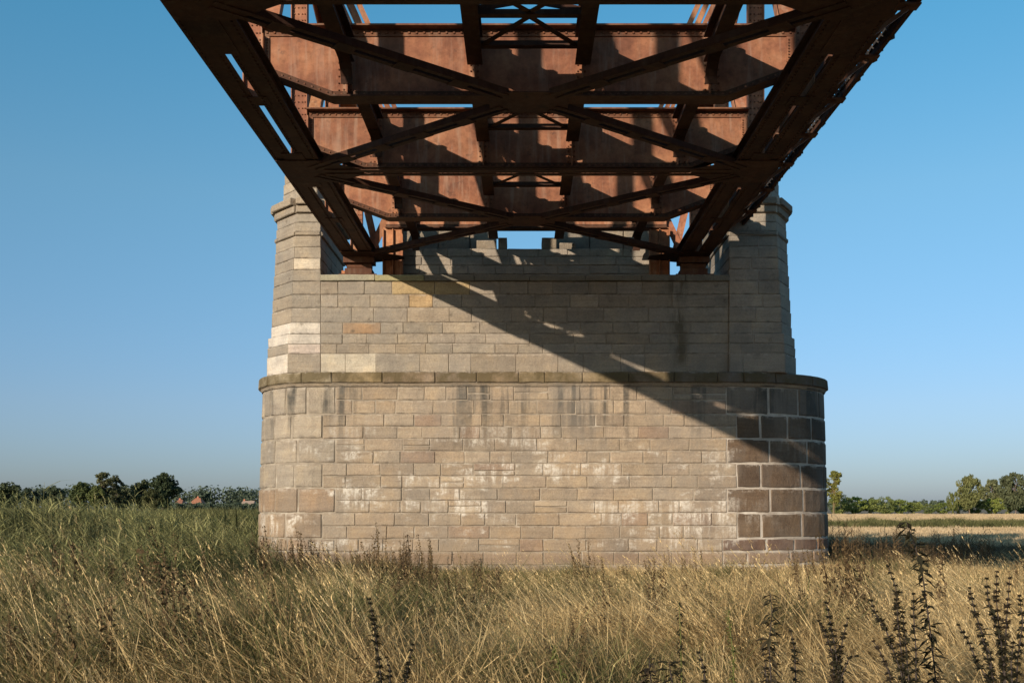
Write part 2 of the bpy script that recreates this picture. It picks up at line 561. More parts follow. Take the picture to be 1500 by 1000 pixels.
for r, (zt, zb) in enumerate(zip(quoin_z, quoin_z[1:])):
    low = r >= 6
    # left rounded end
    inner = S_L + (0.06 if r % 2 else 0.34)
    cuts = split(0.02, inner, 0.45, 0.70)
    for a, b in zip(cuts, cuts[1:]):
        m = MB()
        block(m, LP, a, b, zb, zt, bat, 0.008, 0.030, 0.006, seg=0.22, rough=0.010)
        mid = (zt + zb) / 2
        col = tint([(0.31, 0.265, 0.205), (0.28, 0.24, 0.19), (0.34, 0.285, 0.215)] if mid > 0.2 else [(0.285, 0.210, 0.140), (0.31, 0.235, 0.16), (0.265, 0.19, 0.13)], 0.10)
        put(m, 'quoin_stone', col)
    # right rounded end, darker stone
    innr = S_R - (0.0 if r % 2 == 0 else -0.22) if not low else S_R - 0.1
    cuts = split(innr, LP.L - 0.02, 0.68, 1.10, 0.98 if r % 2 == 0 else 0.55)
    for a, b in zip(cuts, cuts[1:]):
        m = MB()
        block(m, LP, a, b, zb, zt, bat, 0.016, 0.028, 0.004, seg=0.28, rough=0.006)
        mid = (zt + zb) / 2
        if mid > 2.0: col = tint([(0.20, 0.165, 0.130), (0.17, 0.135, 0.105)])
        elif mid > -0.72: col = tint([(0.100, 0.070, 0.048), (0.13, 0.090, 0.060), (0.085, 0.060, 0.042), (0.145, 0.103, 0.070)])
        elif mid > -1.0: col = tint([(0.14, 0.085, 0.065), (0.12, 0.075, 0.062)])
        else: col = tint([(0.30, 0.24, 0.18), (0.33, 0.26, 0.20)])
        put(m, 'quoin_stone', col)
    # flat front: two courses to each quoin
    rows = [(zt, (zt + zb) / 2), ((zt + zb) / 2, zb)] if not low else [(zt, zb)]
    for (a1, b1) in rows:
        off0 = rng.uniform(0.3, 0.9)
        cuts = split(inner, innr, 0.42, 0.95, off0)
        for a, b in zip(cuts, cuts[1:]):
            hs = [(b1, a1)]
            if b - a > 0.5 and rng.random() < 0.08:
                zm = b1 + (a1 - b1) * rng.uniform(0.42, 0.58)
                hs = [(b1, zm), (zm, a1)]
            for h0, h1 in hs:
                m = MB()
                block(m, LP, a, b, h0, h1, bat, rng.uniform(0.003, 0.007), rng.uniform(0.010, 0.024), 0.003, seg=0.6, rough=0.0065)
                col = tint(PAL_LOW)
                if rng.random() < 0.03: col = (0.29, 0.21, 0.15)
                put(m, 'wall_stone', col)

# string course
CO = lower_path(1.69, 2.66)
cuts = [0.02]
while cuts[-1] < CO.L - 0.9:
    cuts.append(cuts[-1] + rng.uniform(0.55, 1.25))
cuts.append(CO.L - 0.02)
for a, b in zip(cuts, cuts[1:]):
    m = MB()
    block(m, CO, a, b, 2.725, 2.97, lambda z: 0.0, 0.004, 0.02, 0.10, depth=0.40, seg=0.3, rough=0.006, topslope=0.02)
    X = CO.at((a + b) / 2).x
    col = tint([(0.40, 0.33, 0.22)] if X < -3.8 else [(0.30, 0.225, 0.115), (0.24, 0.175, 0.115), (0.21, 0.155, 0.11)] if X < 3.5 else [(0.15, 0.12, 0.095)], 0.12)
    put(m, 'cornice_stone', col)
m = MB()
for a, b in zip(LP.c, LP.c[1:]):
    P, Q = LP.at(a, 0.06), LP.at(b, 0.06)
    P2, Q2 = LP.at(a, 0.02), LP.at(b, 0.02)
    P3, Q3 = LP.at(a, -0.3), LP.at(b, -0.3)
    m.add([(P2.x, P2.y, 2.655), (Q2.x, Q2.y, 2.655), (Q.x, Q.y, 2.728), (P.x, P.y, 2.728), (P3.x, P3.y, 2.728), (Q3.x, Q3.y, 2.728)], [(0, 1, 2, 3), (3, 2, 5, 4)])
put(m, 'cornice_moulding', (0.32, 0.26, 0.19))
core_prism(CO, 2.73, 2.955, 0.06, 0.05, backL)

# wall between the towers
YW = 22.7
TLX, TRX = -4.47, 4.58
FW = Path([(TLX, YW), (TRX, YW)])
up_z = [4.99, 4.70, 4.41, 4.08, 3.83, 3.61, 3.39, 2.965]
for zt, zb in zip(up_z, up_z[1:]):
    cuts = split(0, FW.L, 0.48, 1.0, rng.uniform(0.3, 0.8))
    for a, b in zip(cuts, cuts[1:]):
        m = MB()
        block(m, FW, a, b, zb, zt, lambda z: 0, 0.004, 0.011, 0.0, seg=0.6, rough=0.005)
        X, Zc = TLX + (a + b) / 2, (zt + zb) / 2
        col = tint(PAL_UP)
        if zt == 4.99 and -2.6 < X < -1.5: col = (0.40, 0.30, 0.16)
        if zt == 4.70 and -2.8 < X < -2.0: col = (0.42, 0.30, 0.165)
        if zt == 4.08 and -4.2 < X < -3.3: col = (0.33, 0.215, 0.125)
        if zt == 3.39 and -4.3 < X < -3.2: col = (0.50, 0.44, 0.34)
        put(m, 'wall_stone', col)
core.box(TLX, TRX, YW + 0.016, 26.1, 2.6, 4.99)
# shelf under the bearings
cuts = split(0, FW.L, 0.8, 1.3)
for i, (a, b) in enumerate(zip(cuts, cuts[1:])):
    m = MB()
    block(m, FW, a, b, 4.992, 5.135, lambda z: 0, 0.004, 0.012, 0.05, depth=2.9, seg=0.7)
    X = TLX + (a + b) / 2
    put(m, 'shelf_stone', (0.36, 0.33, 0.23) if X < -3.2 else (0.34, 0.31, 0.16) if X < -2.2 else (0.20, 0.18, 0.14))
core.box(TLX, TRX, YW + 0.30, 26.1, 4.98, 5.12)
# ashlar block between the two bearing recesses
MX0, MX1, YM = -2.93, 3.06, 23.62
MW = Path([(MX0, YM), (MX1, YM)])
mz = [5.14, 5.36, 5.56, 5.76, 5.95]
for zb, zt in zip(mz, mz[1:]):
    cuts = split(0, MW.L, 0.45, 0.85, rng.uniform(0.3, 0.7))
    for a, b in zip(cuts, cuts[1:]):
        m = MB()
        block(m, MW, a, b, zb, zt, lambda z: 0, 0.006, 0.014, 0.0, seg=0.6, rough=0.008)
        put(m, 'backing_stone', tint([(0.34, 0.29, 0.23), (0.30, 0.26, 0.21), (0.37, 0.32, 0.25)]))
core.box(MX0 + 0.01, MX1 - 0.01, YM + 0.020, 25.4, 5.12, 5.94)
for (x0, x1, z1, y0) in ((-1.06, -0.60, 6.17, 23.7), (-0.56, -0.35, 6.22, 23.66), (0.45, 0.80, 6.22, 23.66), (0.86, 1.25, 6.12, 23.75), (-0.34, 0.44, 6.05, 24.0), (-2.92, -2.0, 6.62, 24.3), (-1.99, -1.25, 6.60, 24.3), (-1.24, -0.62, 6.58, 24.32), (0.80, 1.6, 6.58, 24.3), (1.61, 2.4, 6.62, 24.31), (2.41, 3.05, 6.6, 24.3)):
    P = Path([(x0, y0), (x1, y0)])
    m = MB()
    block(m, P, 0, P.L, 5.945, z1, lambda z: 0, 0.004, 0.02, 0.0, depth=0.6, seg=0.5, rough=0.012)
    m.box(x0 + 0.012, x1 - 0.012, y0 + 0.03, y0 + 0.55, 5.946, z1 - 0.004)
    put(m, 'coping_stone', tint([(0.24, 0.20, 0.15)]))

# towers
def tower(sx, xi, xf, xo, ytop, zcap):
    """sx = -1 left, +1 right; xi inner edge, xf front corner, xo outer side"""
    YT = 22.66 if sx > 0 else YW
    def face_pts(scale_out, off, inset=0.0):
        # outline from the outer back to the inner back, grown by off
        fo = (off if sx > 0 else min(off, 0.0)) - (inset if sx < 0 else 0.0)
        pts = [(xo + sx * (off + scale_out), 25.6), (xo + sx * (off + scale_out), 23.35 - off * 0.4), (xf + sx * (scale_out + off * 0.4), YT - fo), (xi - sx * min(off, 0.0), YT - fo), (xi, 25.6)]
        return pts if sx < 0 else pts[::-1]
    bt = lambda z: -0.055 * (z - 2.97)          # the towers lean in towards the top
    zz = [2.965, 3.39, 3.61, 3.83, 4.08, 4.41, 4.70, 4.99, 5.25, 5.50, 5.75, 6.00, 6.09, 6.30, 6.50, 6.66, 6.82, 7.10, 7.34, zcap]
    nfac = 4
    for r, (zb, zt) in enumerate(zip(zz, zz[1:])):
        zc = (zb + zt) / 2
        extra = 0.05 if zb < 3.8 else 0.0
        moulding = 0.0
        if abs(zb - 6.00) < 1e-6: moulding = 0.045
        if abs(zb - 6.50) < 1e-6: moulding = 0.08
        if abs(zb - 6.66) < 1e-6: moulding = 0.17
        if zb > 6.8: extra = -0.10
        pts = face_pts(bt(zc), extra)
        for k in range(4):
            P = Path([pts[k], pts[k + 1]])
            inner_face = (k == 3) if sx < 0 else (k == 0)
            dz = 0.0
            lo, hi = (0.34, 0.75) if not moulding else (0.6, 1.1)
            cuts = split(0, P.L, lo, hi, rng.uniform(0.2, 0.6) if P.L > 1.2 and not moulding else None)
            for a, b in zip(cuts, cuts[1:]):
                m = MB()
                block(m, P, a, b, zb, zt, lambda z: 0.0, 0.004, 0.010 if not moulding else 0.015, moulding, depth=0.12 + moulding, seg=0.7, rough=0.005)
                col = tint(PAL_UP if sx < 0 else [(0.30, 0.26, 0.21), (0.33, 0.28, 0.22), (0.27, 0.235, 0.19)])
                if moulding: col = tint([(0.30, 0.25, 0.19)] if sx < 0 else [(0.22, 0.19, 0.15)])
                if sx < 0 and k in (1, 2):
                    X = P.at((a + b) / 2).x
                    if 3.55 < zc < 4.1 and -5.6 < X < -4.8 and rng.random() < 0.75: col = (0.60, 0.54, 0.46)
                    if 3.39 < zc < 3.62 and -5.3 < X < -4.6: col = (0.56, 0.47, 0.40)
                    if zc < 3.3 and X < -5.3 and rng.random() < 0.5: col = (0.56, 0.50, 0.42)
                    if 5.2 < zc < 5.55 and X > -4.9: col = (0.55, 0.47, 0.36)
                put(m, 'tower_stone', col)
        cp = face_pts(bt(zc), extra - 0.014 + moulding * 0.8, 0.014 if extra >= 0 else 0.0)
        core.prism(cp, zb - 0.001, zt - 0.004)
tower(-1, -4.47, -5.20, -5.78, 0, 7.56)
tower(1, 4.58, 5.80, 6.20, 0, 7.50)
core.build('mortar_core', MORTAR, PIER)

# ------------------------------------------------------------------ the iron bridge
BCX = 0.09
BR = thing('railway_truss_bridge', 'rusty riveted railway truss bridge resting on the stone pier, seen from below', 'bridge', (BCX, 23.05, 5.14))
ZB = 5.627                       # underside of the bottom chords
Y4, SP = 23.05, 2.95
node = lambda i: Y4 - SP * (4 - i)     # node 4 stands on the pier
FIRST = -8
ZTOP = ZB + 1.01
def steel(m, name, parent=None, col=(1, 1, 1), **k):
    return m.build(name, RUST, parent or BR, color=col, **k)
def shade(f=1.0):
    k = rng.uniform(0.85, 1.12) * (f if f > 0.5 else f * 0.50)  # low factors darken underside members, painting their shade into the steel colour
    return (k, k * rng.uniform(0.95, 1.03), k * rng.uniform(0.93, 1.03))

# floor beams
def beam(i):
    Y = node(i)
    big = i >= 0
    outl = [(-3.68, ZTOP - 0.04), (-3.68, ZB + 0.51), (-3.58, ZB + 0.35), (-2.72, ZB + 0.03), (2.72, ZB + 0.03), (3.58, ZB + 0.35), (3.68, ZB + 0.51), (3.68, ZTOP - 0.04)]
    if i == 4:
        Y += 0.32
        outl = [(-3.2, ZTOP - 0.03), (-3.2, ZB + 0.72), (3.2, ZB + 0.72), (3.2, ZTOP - 0.03)]
    m = MB()
    n = len(outl)
    m.add([(BCX + x, Y - 0.008, z) for x, z in outl] + [(BCX + x, Y + 0.008, z) for x, z in outl],
          [tuple(range(n)), tuple(range(2 * n - 1, n - 1, -1))] + [(a, n + a, n + (a + 1) % n, (a + 1) % n) for a in range(n)])
    fb = steel(m, 'floor_beam', col=shade())
    m = MB()
    lower = outl[2:6] if i != 4 else [(-3.2, ZB + 0.72), (3.2, ZB + 0.72)]
    for (x0, z0), (x1, z1) in zip(lower, lower[1:]):
        m.bar((BCX + x0, Y, z0 - 0.012), (BCX + x1, Y, z1 - 0.012), 0.30, 0.022, (0, 0, 1), 0.0, 0.0)
        m.bar((BCX + x0, Y - 0.018, z0 + 0.045), (BCX + x1, Y - 0.018, z1 + 0.045), 0.018, 0.09, (0, 0, 1))
    steel(m, 'bottom_flange', fb, (0.30, 0.30, 0.30))  # darkened so the colour itself carries the underside shade
    m = MB()
    xe = outl[0][0]
    zt = outl[0][1]
    m.box(BCX + xe, BCX - xe, Y - 0.16, Y + 0.16, zt + 0.002, zt + 0.026)
    m.box(BCX + xe, BCX - xe, Y - 0.028, Y - 0.010, zt - 0.09, zt)
    steel(m, 'top_flange', fb, (0.55, 0.55, 0.55))  # dimmed too, underside shade put into the colour
    sx = (-3.66, -2.50, 2.50, 3.66, -0.74, 0.74) if i != 4 else (-2.5, 2.5, -0.74, 0.74)
    for x in sx:
        m = MB()
        zb = ZB + (0.06 if abs(x) < 2.7 else 0.50) if i != 4 else ZB + 0.73
        m.box(BCX + x - 0.008, BCX + x + 0.008, Y - 0.125, Y - 0.029, zb, zt - 0.092)
        m.box(BCX + x - 0.09, BCX + x + 0.07, Y - 0.026, Y - 0.0085, zb + 0.03, zt - 0.095)
        steel(m, 'stiffener', fb)
    if big:
        m = MB()
        nr = int(-2 * xe / 0.105)
        for k in range(nr + 1):
            x = xe + 0.06 + (-2 * xe - 0.12) * k / nr
            m.rivet((BCX + x, Y - 0.0285, zt - 0.045), (0, -1, 0))
            ax = abs(x)
            if ax < 3.55 and i != 4:
                zz = ZB + 0.075 + max(0, ax - 2.72) * (0.32 / 0.86)
                m.rivet((BCX + x, Y - 0.0275, zz), (0, -1, 0))
        if i != 4:
            for x in sx:
                for dx in (-0.06, 0.04):
                    for k in range(9):
                        z = ZB + 0.14 + k * 0.085 if abs(x) < 2.7 else ZB + 0.55 + k * 0.04
                        if z < zt - 0.12:
                            m.rivet((BCX + x + dx, Y - 0.0265, z), (0, -1, 0), 0.015)
                for k in range(8):
                    z = ZB + 0.14 + k * 0.095
                    if abs(x) == 2.5:
                        m.rivet((BCX + x - (0.13 if x < 0 else -0.13), Y - 0.009, z), (0, -1, 0), 0.015)
        rv = steel(m, 'rivets', fb, (0.55, 0.52, 0.5))
        rv['kind'] = 'stuff'
    return fb
for i in range(FIRST, 5):
    beam(i)

Y_END = Y4 + 0.45
Y_BEG = node(FIRST)
# stringers: four plate girders between the floor beams
ZST = ZTOP - 0.17
for x, wdt, z0 in ((-2.50, 0.20, ZB + 0.48), (-0.74, 0.21, ZB + 0.44), (0.74, 0.21, ZB + 0.44), (2.50, 0.20, ZB + 0.48)):
    for i in range(FIRST, 4):
        ya, yb = node(i) + 0.13, node(i + 1) - 0.13
        if i == 3:
            yb = node(4) + 0.18
        m = MB()
        X = BCX + x
        m.box(X - 0.007, X + 0.007, ya, yb, z0 + 0.02, ZST - 0.025)
        m.box(X - wdt / 2, X + wdt / 2, ya, yb, z0, z0 + 0.020)
        m.box(X - 0.021, X - 0.0075, ya, yb, z0 + 0.021, z0 + 0.10)
        m.box(X + 0.0075, X + 0.021, ya, yb, z0 + 0.021, z0 + 0.10)
        m.box(X - wdt / 2, X + wdt / 2, ya, yb, ZST - 0.024, ZST)
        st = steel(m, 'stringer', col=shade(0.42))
        if abs(x) < 1:
            continue
        # curved knee where the outer stringer lands on the beam
        m = MB()
        prof = []
        for k in range(6):
            an = R(90) * k / 5
            prof.append((yb - 0.42 * (1 - math.sin(an)), z0 - 0.30 * (1 - math.cos(an))))
        for (y0, q0), (y1, q1) in zip(prof, prof[1:]):
            m.bar((X, y0, q0 - 0.004), (X, y1, q1 - 0.004), 0.16, 0.016, (0, 0, 1))
            m.add([(X - 0.006, y0, q0), (X - 0.006, y1, q1), (X - 0.006, y1, z0 + 0.01), (X - 0.006, y0, z0 + 0.01), (X + 0.006, y0, q0), (X + 0.006, y1, q1), (X + 0.006, y1, z0 + 0.01), (X + 0.006, y0, z0 + 0.01)], [(0, 1, 2, 3), (7, 6, 5, 4)])
        steel(m, 'knee_bracket', st, (0.18, 0.18, 0.18))  # dark tint paints in the shade below the stringers
    # sleeper clips left on top of the stringers
    m = MB()
    yy = Y_BEG + 0.4
    while yy < Y4:
        m.box(BCX + x - 0.045, BCX + x + 0.045, yy - 0.05, yy + 0.05, ZST + 0.001, ZST + 0.075)
        yy += 0.98
    c = steel(m, 'sleeper_clips')
    c['kind'] = 'stuff'

# bracing between the two middle stringers
for i in range(FIRST, 4):
    yc = (node(i) + node(i + 1)) / 2
    xa, xb = BCX - 0.63, BCX + 0.63
    for yy in (node(i) + 0.62, yc, node(i + 1) - 0.62):
        m = MB()
        m.box(xa - 0.09, xb + 0.09, yy - 0.05, yy + 0.05, ZB + 0.463, ZB + 0.477)
        m.box(xa - 0.09, xb + 0.09, yy - 0.007, yy + 0.007, ZB + 0.478, ZB + 0.55)
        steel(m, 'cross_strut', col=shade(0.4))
    m = MB()
    m.bar((xa, yc, ZB + 0.56), (xb, yc, ZST - 0.06), 0.012, 0.075, (0, 0, 1))
    m.bar((xa, yc + 0.02, ZST - 0.06), (xb, yc + 0.02, ZB + 0.56), 0.012, 0.075, (0, 0, 1))
    m.box(xa - 0.09, xb + 0.09, yc - 0.03, yc + 0.03, ZST - 0.058, ZST - 0.03)
    steel(m, 'cross_frame', col=shade(0.4))
    for (x0, y0, x1, y1) in ((xa, node(i) + 0.62, BCX, node(i) + 0.18), (xb, node(i) + 0.62, BCX, node(i) + 0.18), (xa, node(i + 1) - 0.62, BCX, yc + 0.05), (xb, node(i + 1) - 0.62, BCX, yc + 0.05), (xa, node(i) + 0.7, BCX, yc - 0.06), (xb, node(i) + 0.7, BCX, yc - 0.06)):
        m = MB()
        m.bar((x0, y0, ZB + 0.485), (x1, y1, ZB + 0.485), 0.075, 0.012, (0, 0, 1))
        steel(m, 'plan_brace', col=shade(0.4))

# bottom chords: two webs with angles and a narrow slot between, battens at intervals
for sd in (-1, 1):
    ch = None
    for nm, web, f0, f1 in (('outer', 4.095, 3.80, 4.12), ('inner', 3.50, 3.40, 3.715)):
        m = MB()
        def bx(a, b, z0, z1):
            x0, x1 = sorted((BCX + sd * a, BCX + sd * b))
            m.box(x0, x1, Y_BEG, Y_END, z0, z1)
        hh = 0.24 if nm == 'outer' else 0.20
        bx(web - 0.010, web + 0.010, ZB + 0.023, ZB + hh)
        bx(f0, f1, ZB, ZB + 0.022)
        bx(web - 0.10, web + 0.02, ZB + hh + 0.001, ZB + hh + 0.02) if nm == 'inner' else bx(web - 0.02, web + 0.09, ZB + hh + 0.001, ZB + hh + 0.02)
        bx(web - 0.028, web - 0.0105, ZB + 0.0225, ZB + 0.11)
        if nm == 'inner':
            bx(web + 0.0105, web + 0.028, ZB + 0.0225, ZB + 0.12)
        o = steel(m, 'bottom_chord', col=(0.20, 0.195, 0.195))  # dark tint puts the underside shade into the chord colour
        ch = o
    for i in range(FIRST, 5):
        for dy, ln in (((0.0, 1.465),) if i <= 0 else ((0.0, 0.15),) if i % 2 else ((0.0, 0.85),)):
            yy = node(i) + dy
            if yy + ln > Y_END: ln = max(0.1, Y_END - yy)
            if yy > Y_END: continue
            m = MB()
            x0, x1 = sorted((BCX + sd * 3.60, BCX + sd * 3.93))
            m.box(x0, x1, yy - ln, min(yy + ln, Y_END), ZB - 0.014, ZB - 0.001)
            steel(m, 'batten_plate', col=shade(0.42))
        m = MB()
        if i >= 0:
            for k in range(28):
                yy = node(i) - SP / 2 + SP * k / 28
                if yy > Y_END - 0.05: continue
                for a in (3.46, 3.67, 3.86, 4.07):
                    m.rivet((BCX + sd * a, yy, ZB - (0.0145 if abs(yy - node(i)) < 0.62 and 3.6 < a < 3.93 else 0.0)), (0, 0, -1), 0.018)
            rv = steel(m, 'chord_rivets', col=(0.20, 0.195, 0.195))  # same painted shade as the chord
            rv['kind'] = 'stuff'

# lateral bracing in the plane of the bottom chords
def lateral(a, b, single=False):
    a, b = Vector(a), Vector(b)
    d = (b - a).normalized()
    r = Vector((d.y, -d.x, 0))
    m = MB()
    for s in (-1, 1):
        c0, c1 = a + r * s * 0.072, b + r * s * 0.072
        m.bar(c0, c1, 0.075, 0.013, (0, 0, 1))
        m.bar(c0 + r * s * 0.031 + Vector((0, 0, 0.046)), c1 + r * s * 0.031 + Vector((0, 0, 0.046)), 0.012, 0.08, (0, 0, 1))
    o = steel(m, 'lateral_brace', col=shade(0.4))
    L = (b - a).length
    k = 0
    q = 0.75
    while q < L - 0.5:
        m = MB()
        c = a + d * q
        m.bar(c - d * 0.13 - Vector((0, 0, 0.0115)), c + d * 0.13 - Vector((0, 0, 0.0115)), 0.21, 0.009, (0, 0, 1))
        steel(m, 'tie_plate', o, shade(0.4))
        q += 0.85
zl = ZB - 0.035
for i in range(FIRST, 5):
    Y = node(i)
    if i % 2 == 0:       # nodes at the chords
        for sd in (-1, 1):
            m = MB()
            xa, xb = BCX + sd * 3.30, BCX + sd * 4.10
            poly = [(xb, Y - 0.55), (xb, Y + 0.55 if i < 4 else Y + 0.42), (BCX + sd * 3.42, Y + 0.55 if i < 4 else Y + 0.42), (BCX + sd * 2.75, Y + 0.15), (BCX + sd * 2.75, Y - 0.15), (BCX + sd * 3.42, Y - 0.55)]
            if sd > 0: poly = poly[::-1]
            poly = poly[::-1]
            m.prism(poly, ZB - 0.0285, ZB - 0.0165)
            g = steel(m, 'gusset_plate', col=shade(0.42))
        m = MB()
        for s in (-0.10, 0.10):
            m.box(BCX - 3.4, BCX + 3.4, Y + s - 0.05, Y + s + 0.05, zl - 0.0075, zl + 0.0055)
        if i < 4:
            steel(m, 'bottom_strut', col=shade(0.45))
    else:
        m = MB()
        m.prism([(BCX - 0.55, Y - 0.24), (BCX - 0.22, Y - 0.36), (BCX + 0.22, Y - 0.36), (BCX + 0.55, Y - 0.24), (BCX + 0.55, Y + 0.24), (BCX + 0.22, Y + 0.36), (BCX - 0.22, Y + 0.36), (BCX - 0.55, Y + 0.24)], ZB - 0.0285, ZB - 0.0165)
        steel(m, 'gusset_plate', col=shade(0.42))
        for sd in (-1, 1):
            for dj in (-1, 1):
                j = i + dj
                if FIRST <= j <= 4:
                    lateral((BCX + sd * 0.34, Y + dj * 0.20, zl), (BCX + sd * 3.55, node(j) - dj * 0.18, zl))

# trusses above the chords
def top_z(Y):
    t = max(0.0, (Y4 - Y)) / 33.0
    return ZB + 2.55 + 4.6 * (1 - (1 - min(1, t * 2)) ** 2) * 0.9
for sd in (-1, 1):
    X = BCX + sd * 3.815
    for i in range(FIRST, 5):
        Y = node(i)
        zt = top_z(Y)
        m = MB()
        m.box(X - 0.135, X + 0.135, Y - 0.012, Y + 0.012, ZB + 0.03, zt)
        for s in (-1, 1):
            m.box(X + s * 0.127 - 0.008, X + s * 0.127 + 0.008, Y - 0.075, Y - 0.0125, ZB + 0.03, zt)
            m.box(X + s * 0.127 - 0.008, X + s * 0.127 + 0.008, Y + 0.0125, Y + 0.075, ZB + 0.03, zt)
        po = steel(m, 'truss_post', col=shade())
        m = MB()
        if i >= 0:
            for s in (-0.085, -0.02, 0.045, 0.09):
                for k in range(24):
                    m.rivet((X + s, Y - 0.0125, ZB + 0.3 + k * 0.105), (0, -1, 0), 0.014)
            rv = steel(m, 'rivets', po, (0.55, 0.52, 0.5))
            rv['kind'] = 'stuff'
        # knee brace from the top of the floor beam up to the post
        m = MB()
        for s in (-0.055, 0.055):
            dx = BCX + sd * (2.26 + s)
            m.bar((dx, Y, ZTOP), (dx + sd * 1.33, Y, ZTOP + 2.95), 0.05, 0.07, (1, 0, 0))
        if i < 4:
            steel(m, 'knee_brace', col=shade())
        if i < 4:
            Yn = node(i + 1)
            zn = top_z(Yn)
            lo, hi = Vector((X, Y + 0.12, ZB + 0.12)), Vector((X, Yn - 0.12, zn - 0.1))
            m = MB()
            m.bar(lo, hi, 0.25, 0.014, (0, 1, 0.2))
            for s in (-0.132, 0.132):
                m.bar(lo + Vector((s, 0, 0)), hi + Vector((s, 0, 0)), 0.014, 0.13, (0, 1, 0.2))
            steel(m, 'truss_diagonal', col=shade(1.05))
            m = MB()
            m.bar((X, Y, zt), (X, Yn, zn), 0.50, 0.03, (0, 0, 1))
            for s in (-0.22, 0.22):
                m.bar((X + s, Y, zt - 0.18), (X + s, Yn, zn - 0.18), 0.02, 0.34, (0, 0, 1))
            steel(m, 'top_chord')
        # node plates on the inner and outer web
        for xx in (3.48, 4.112):
            m = MB()
            x0 = BCX + sd * xx
            y1 = min(Y + 0.5, Y_END)
            m.box(x0 - 0.006, x0 + 0.006, Y - 0.5, y1, ZB + 0.12, ZB + 0.235)
            steel(m, 'node_plate', col=shade(0.5))

# end posts, bearings and shoes on the shelf
for sd in (-1, 1):
    X = BCX + sd * 3.76
    m = MB()
    m.box(X - 0.42, X + 0.42, 22.82, 23.42, 5.14, 5.19)
    m.box(X - 0.30, X + 0.30, 22.90, 23.34, 5.191, 5.33)
    m.tube([(X - 0.28, 23.12, 5.42), (X + 0.28, 23.12, 5.42)], [0.09, 0.09], 12)
    m.box(X - 0.34, X + 0.34, 22.92, 23.32, 5.47, ZB - 0.03)
    bo = steel(m, 'bearing_shoe', col=(0.4, 0.4, 0.4))
    # side stub pedestal of the neighbouring seat
    m = MB()
    x0, x1 = sorted((X - sd * 0.50 - sd * 0.0, X - sd * 0.96))
    m.box(x0, x1, 23.30, 23.36, 5.14, 6.35)
    m.box(x0 - 0.02, x1 + 0.02, 23.22, 23.298, 5.14, 5.19)
    xm = (x0 + x1) / 2
    for q in (x0 + 0.012, xm, x1 - 0.012):
        m.box(q - 0.012, q + 0.012, 23.22, 23.2985, 5.191, 6.30)
    steel(m, 'end_panel', col=(1.15, 1.1, 1.0))
    m = MB()
    m.bar((BCX + sd * 3.62, 23.48, ZB + 0.1), (BCX + sd * 3.05, 23.48, ZTOP + 0.3), 0.18, 0.02, (0, 1, 0))
    m.bar((BCX + sd * 3.40, 23.52, ZB + 0.1), (BCX + sd * 3.75, 23.52, ZTOP + 0.6), 0.16, 0.02, (0, 1, 0))
    steel(m, 'end_gusset_strut', col=shade())
m = MB()
m.box(BCX - 4.15, BCX - 3.55, 23.0, 23.5, 5.141, 5.30)
steel(m, 'packing_block', col=(1.5, 1.4, 1.2))

# service walkway outside the right truss
for x in (4.20, 4.60, 4.80):
    m = MB()
    m.box(BCX + x - 0.03, BCX + x + 0.03, Y_BEG, Y_END - 0.1, ZB + 0.60, ZB + 0.70)
    steel(m, 'walkway_bearer', col=(0.25, 0.25, 0.25))
for i in range(FIRST, 5):
    for dy in (0, SP / 2):
        yy = node(i) + dy
        if yy > Y4 + 0.1: continue
        m = MB()
        m.box(BCX + 4.13, BCX + 4.84, yy - 0.09, yy + 0.09, ZB + 0.575, ZB + 0.598)
        m.bar((BCX + 4.13, yy, ZB + 0.14), (BCX + 4.70, yy, ZB + 0.56), 0.05, 0.05, (0, 0, 1))
        steel(m, 'walkway_bracket', col=(0.45, 0.45, 0.45))
WOOD = mat_plain('weathered_oak', (0.040, 0.032, 0.027), 3, 0.5)
yy = Y_BEG + 0.1
while yy < Y_END - 0.2:      # short cross boards with ragged ends
    wd = rng.uniform(0.11, 0.16)
    if rng.random() > 0.04:
        m = MB()
        o1 = rng.uniform(-0.045, 0.045)
        zz = ZB + 0.701 + rng.uniform(0, 0.006)
        xe = 4.90 + o1
        sk = rng.uniform(-0.02, 0.02)
        m.add([(BCX + 4.745, yy, zz), (BCX + xe, yy + sk, zz + rng.uniform(-0.03, 0.02)), (BCX + xe - 0.02, yy + wd + sk, zz), (BCX + 4.745, yy + wd, zz),
               (BCX + 4.745, yy, zz + 0.05), (BCX + xe, yy + sk, zz + 0.05), (BCX + xe - 0.02, yy + wd + sk, zz + 0.05), (BCX + 4.745, yy + wd, zz + 0.05)],
              [(0, 3, 2, 1), (4, 5, 6, 7), (0, 1, 5, 4), (1, 2, 6, 5), (2, 3, 7, 6), (3, 0, 4, 7)])
        m.build('walkway_plank', WOOD, BR)
    yy += wd + rng.uniform(0.015, 0.05)
for x0, x1 in ((4.13, 4.29), (4.30, 4.46), (4.47, 4.675)):      # long boards, with butt joints
    yy = Y_BEG
    while yy < Y_END - 0.3:
        ln = min(rng.uniform(2.2, 3.6), Y_END - 0.1 - yy)
        if rng.random() > 0.05:
            m = MB()
            zz = ZB + 0.702 + rng.uniform(0, 0.008)
            m.box(BCX + x0, BCX + x1, yy, yy + ln - 0.01, zz, zz + 0.045)
            m.build('deck_board', WOOD, BR)
        yy += ln

# ------------------------------------------------------------------ trees, hedge, houses
LEAF_DARK = mat_leaf('tree_leaves', [(0.052, 0.066, 0.032), (0.082, 0.096, 0.042), (0.125, 0.132, 0.056)], 0.25, 0.25)
LEAF_PALE = mat_leaf('pale_leaves', [(0.075, 0.085, 0.035), (0.12, 0.125, 0.055), (0.17, 0.16, 0.08)], 0.25, 0.4)
BARK = mat_plain('bark', (0.085, 0.065, 0.05), 3, 0.4)

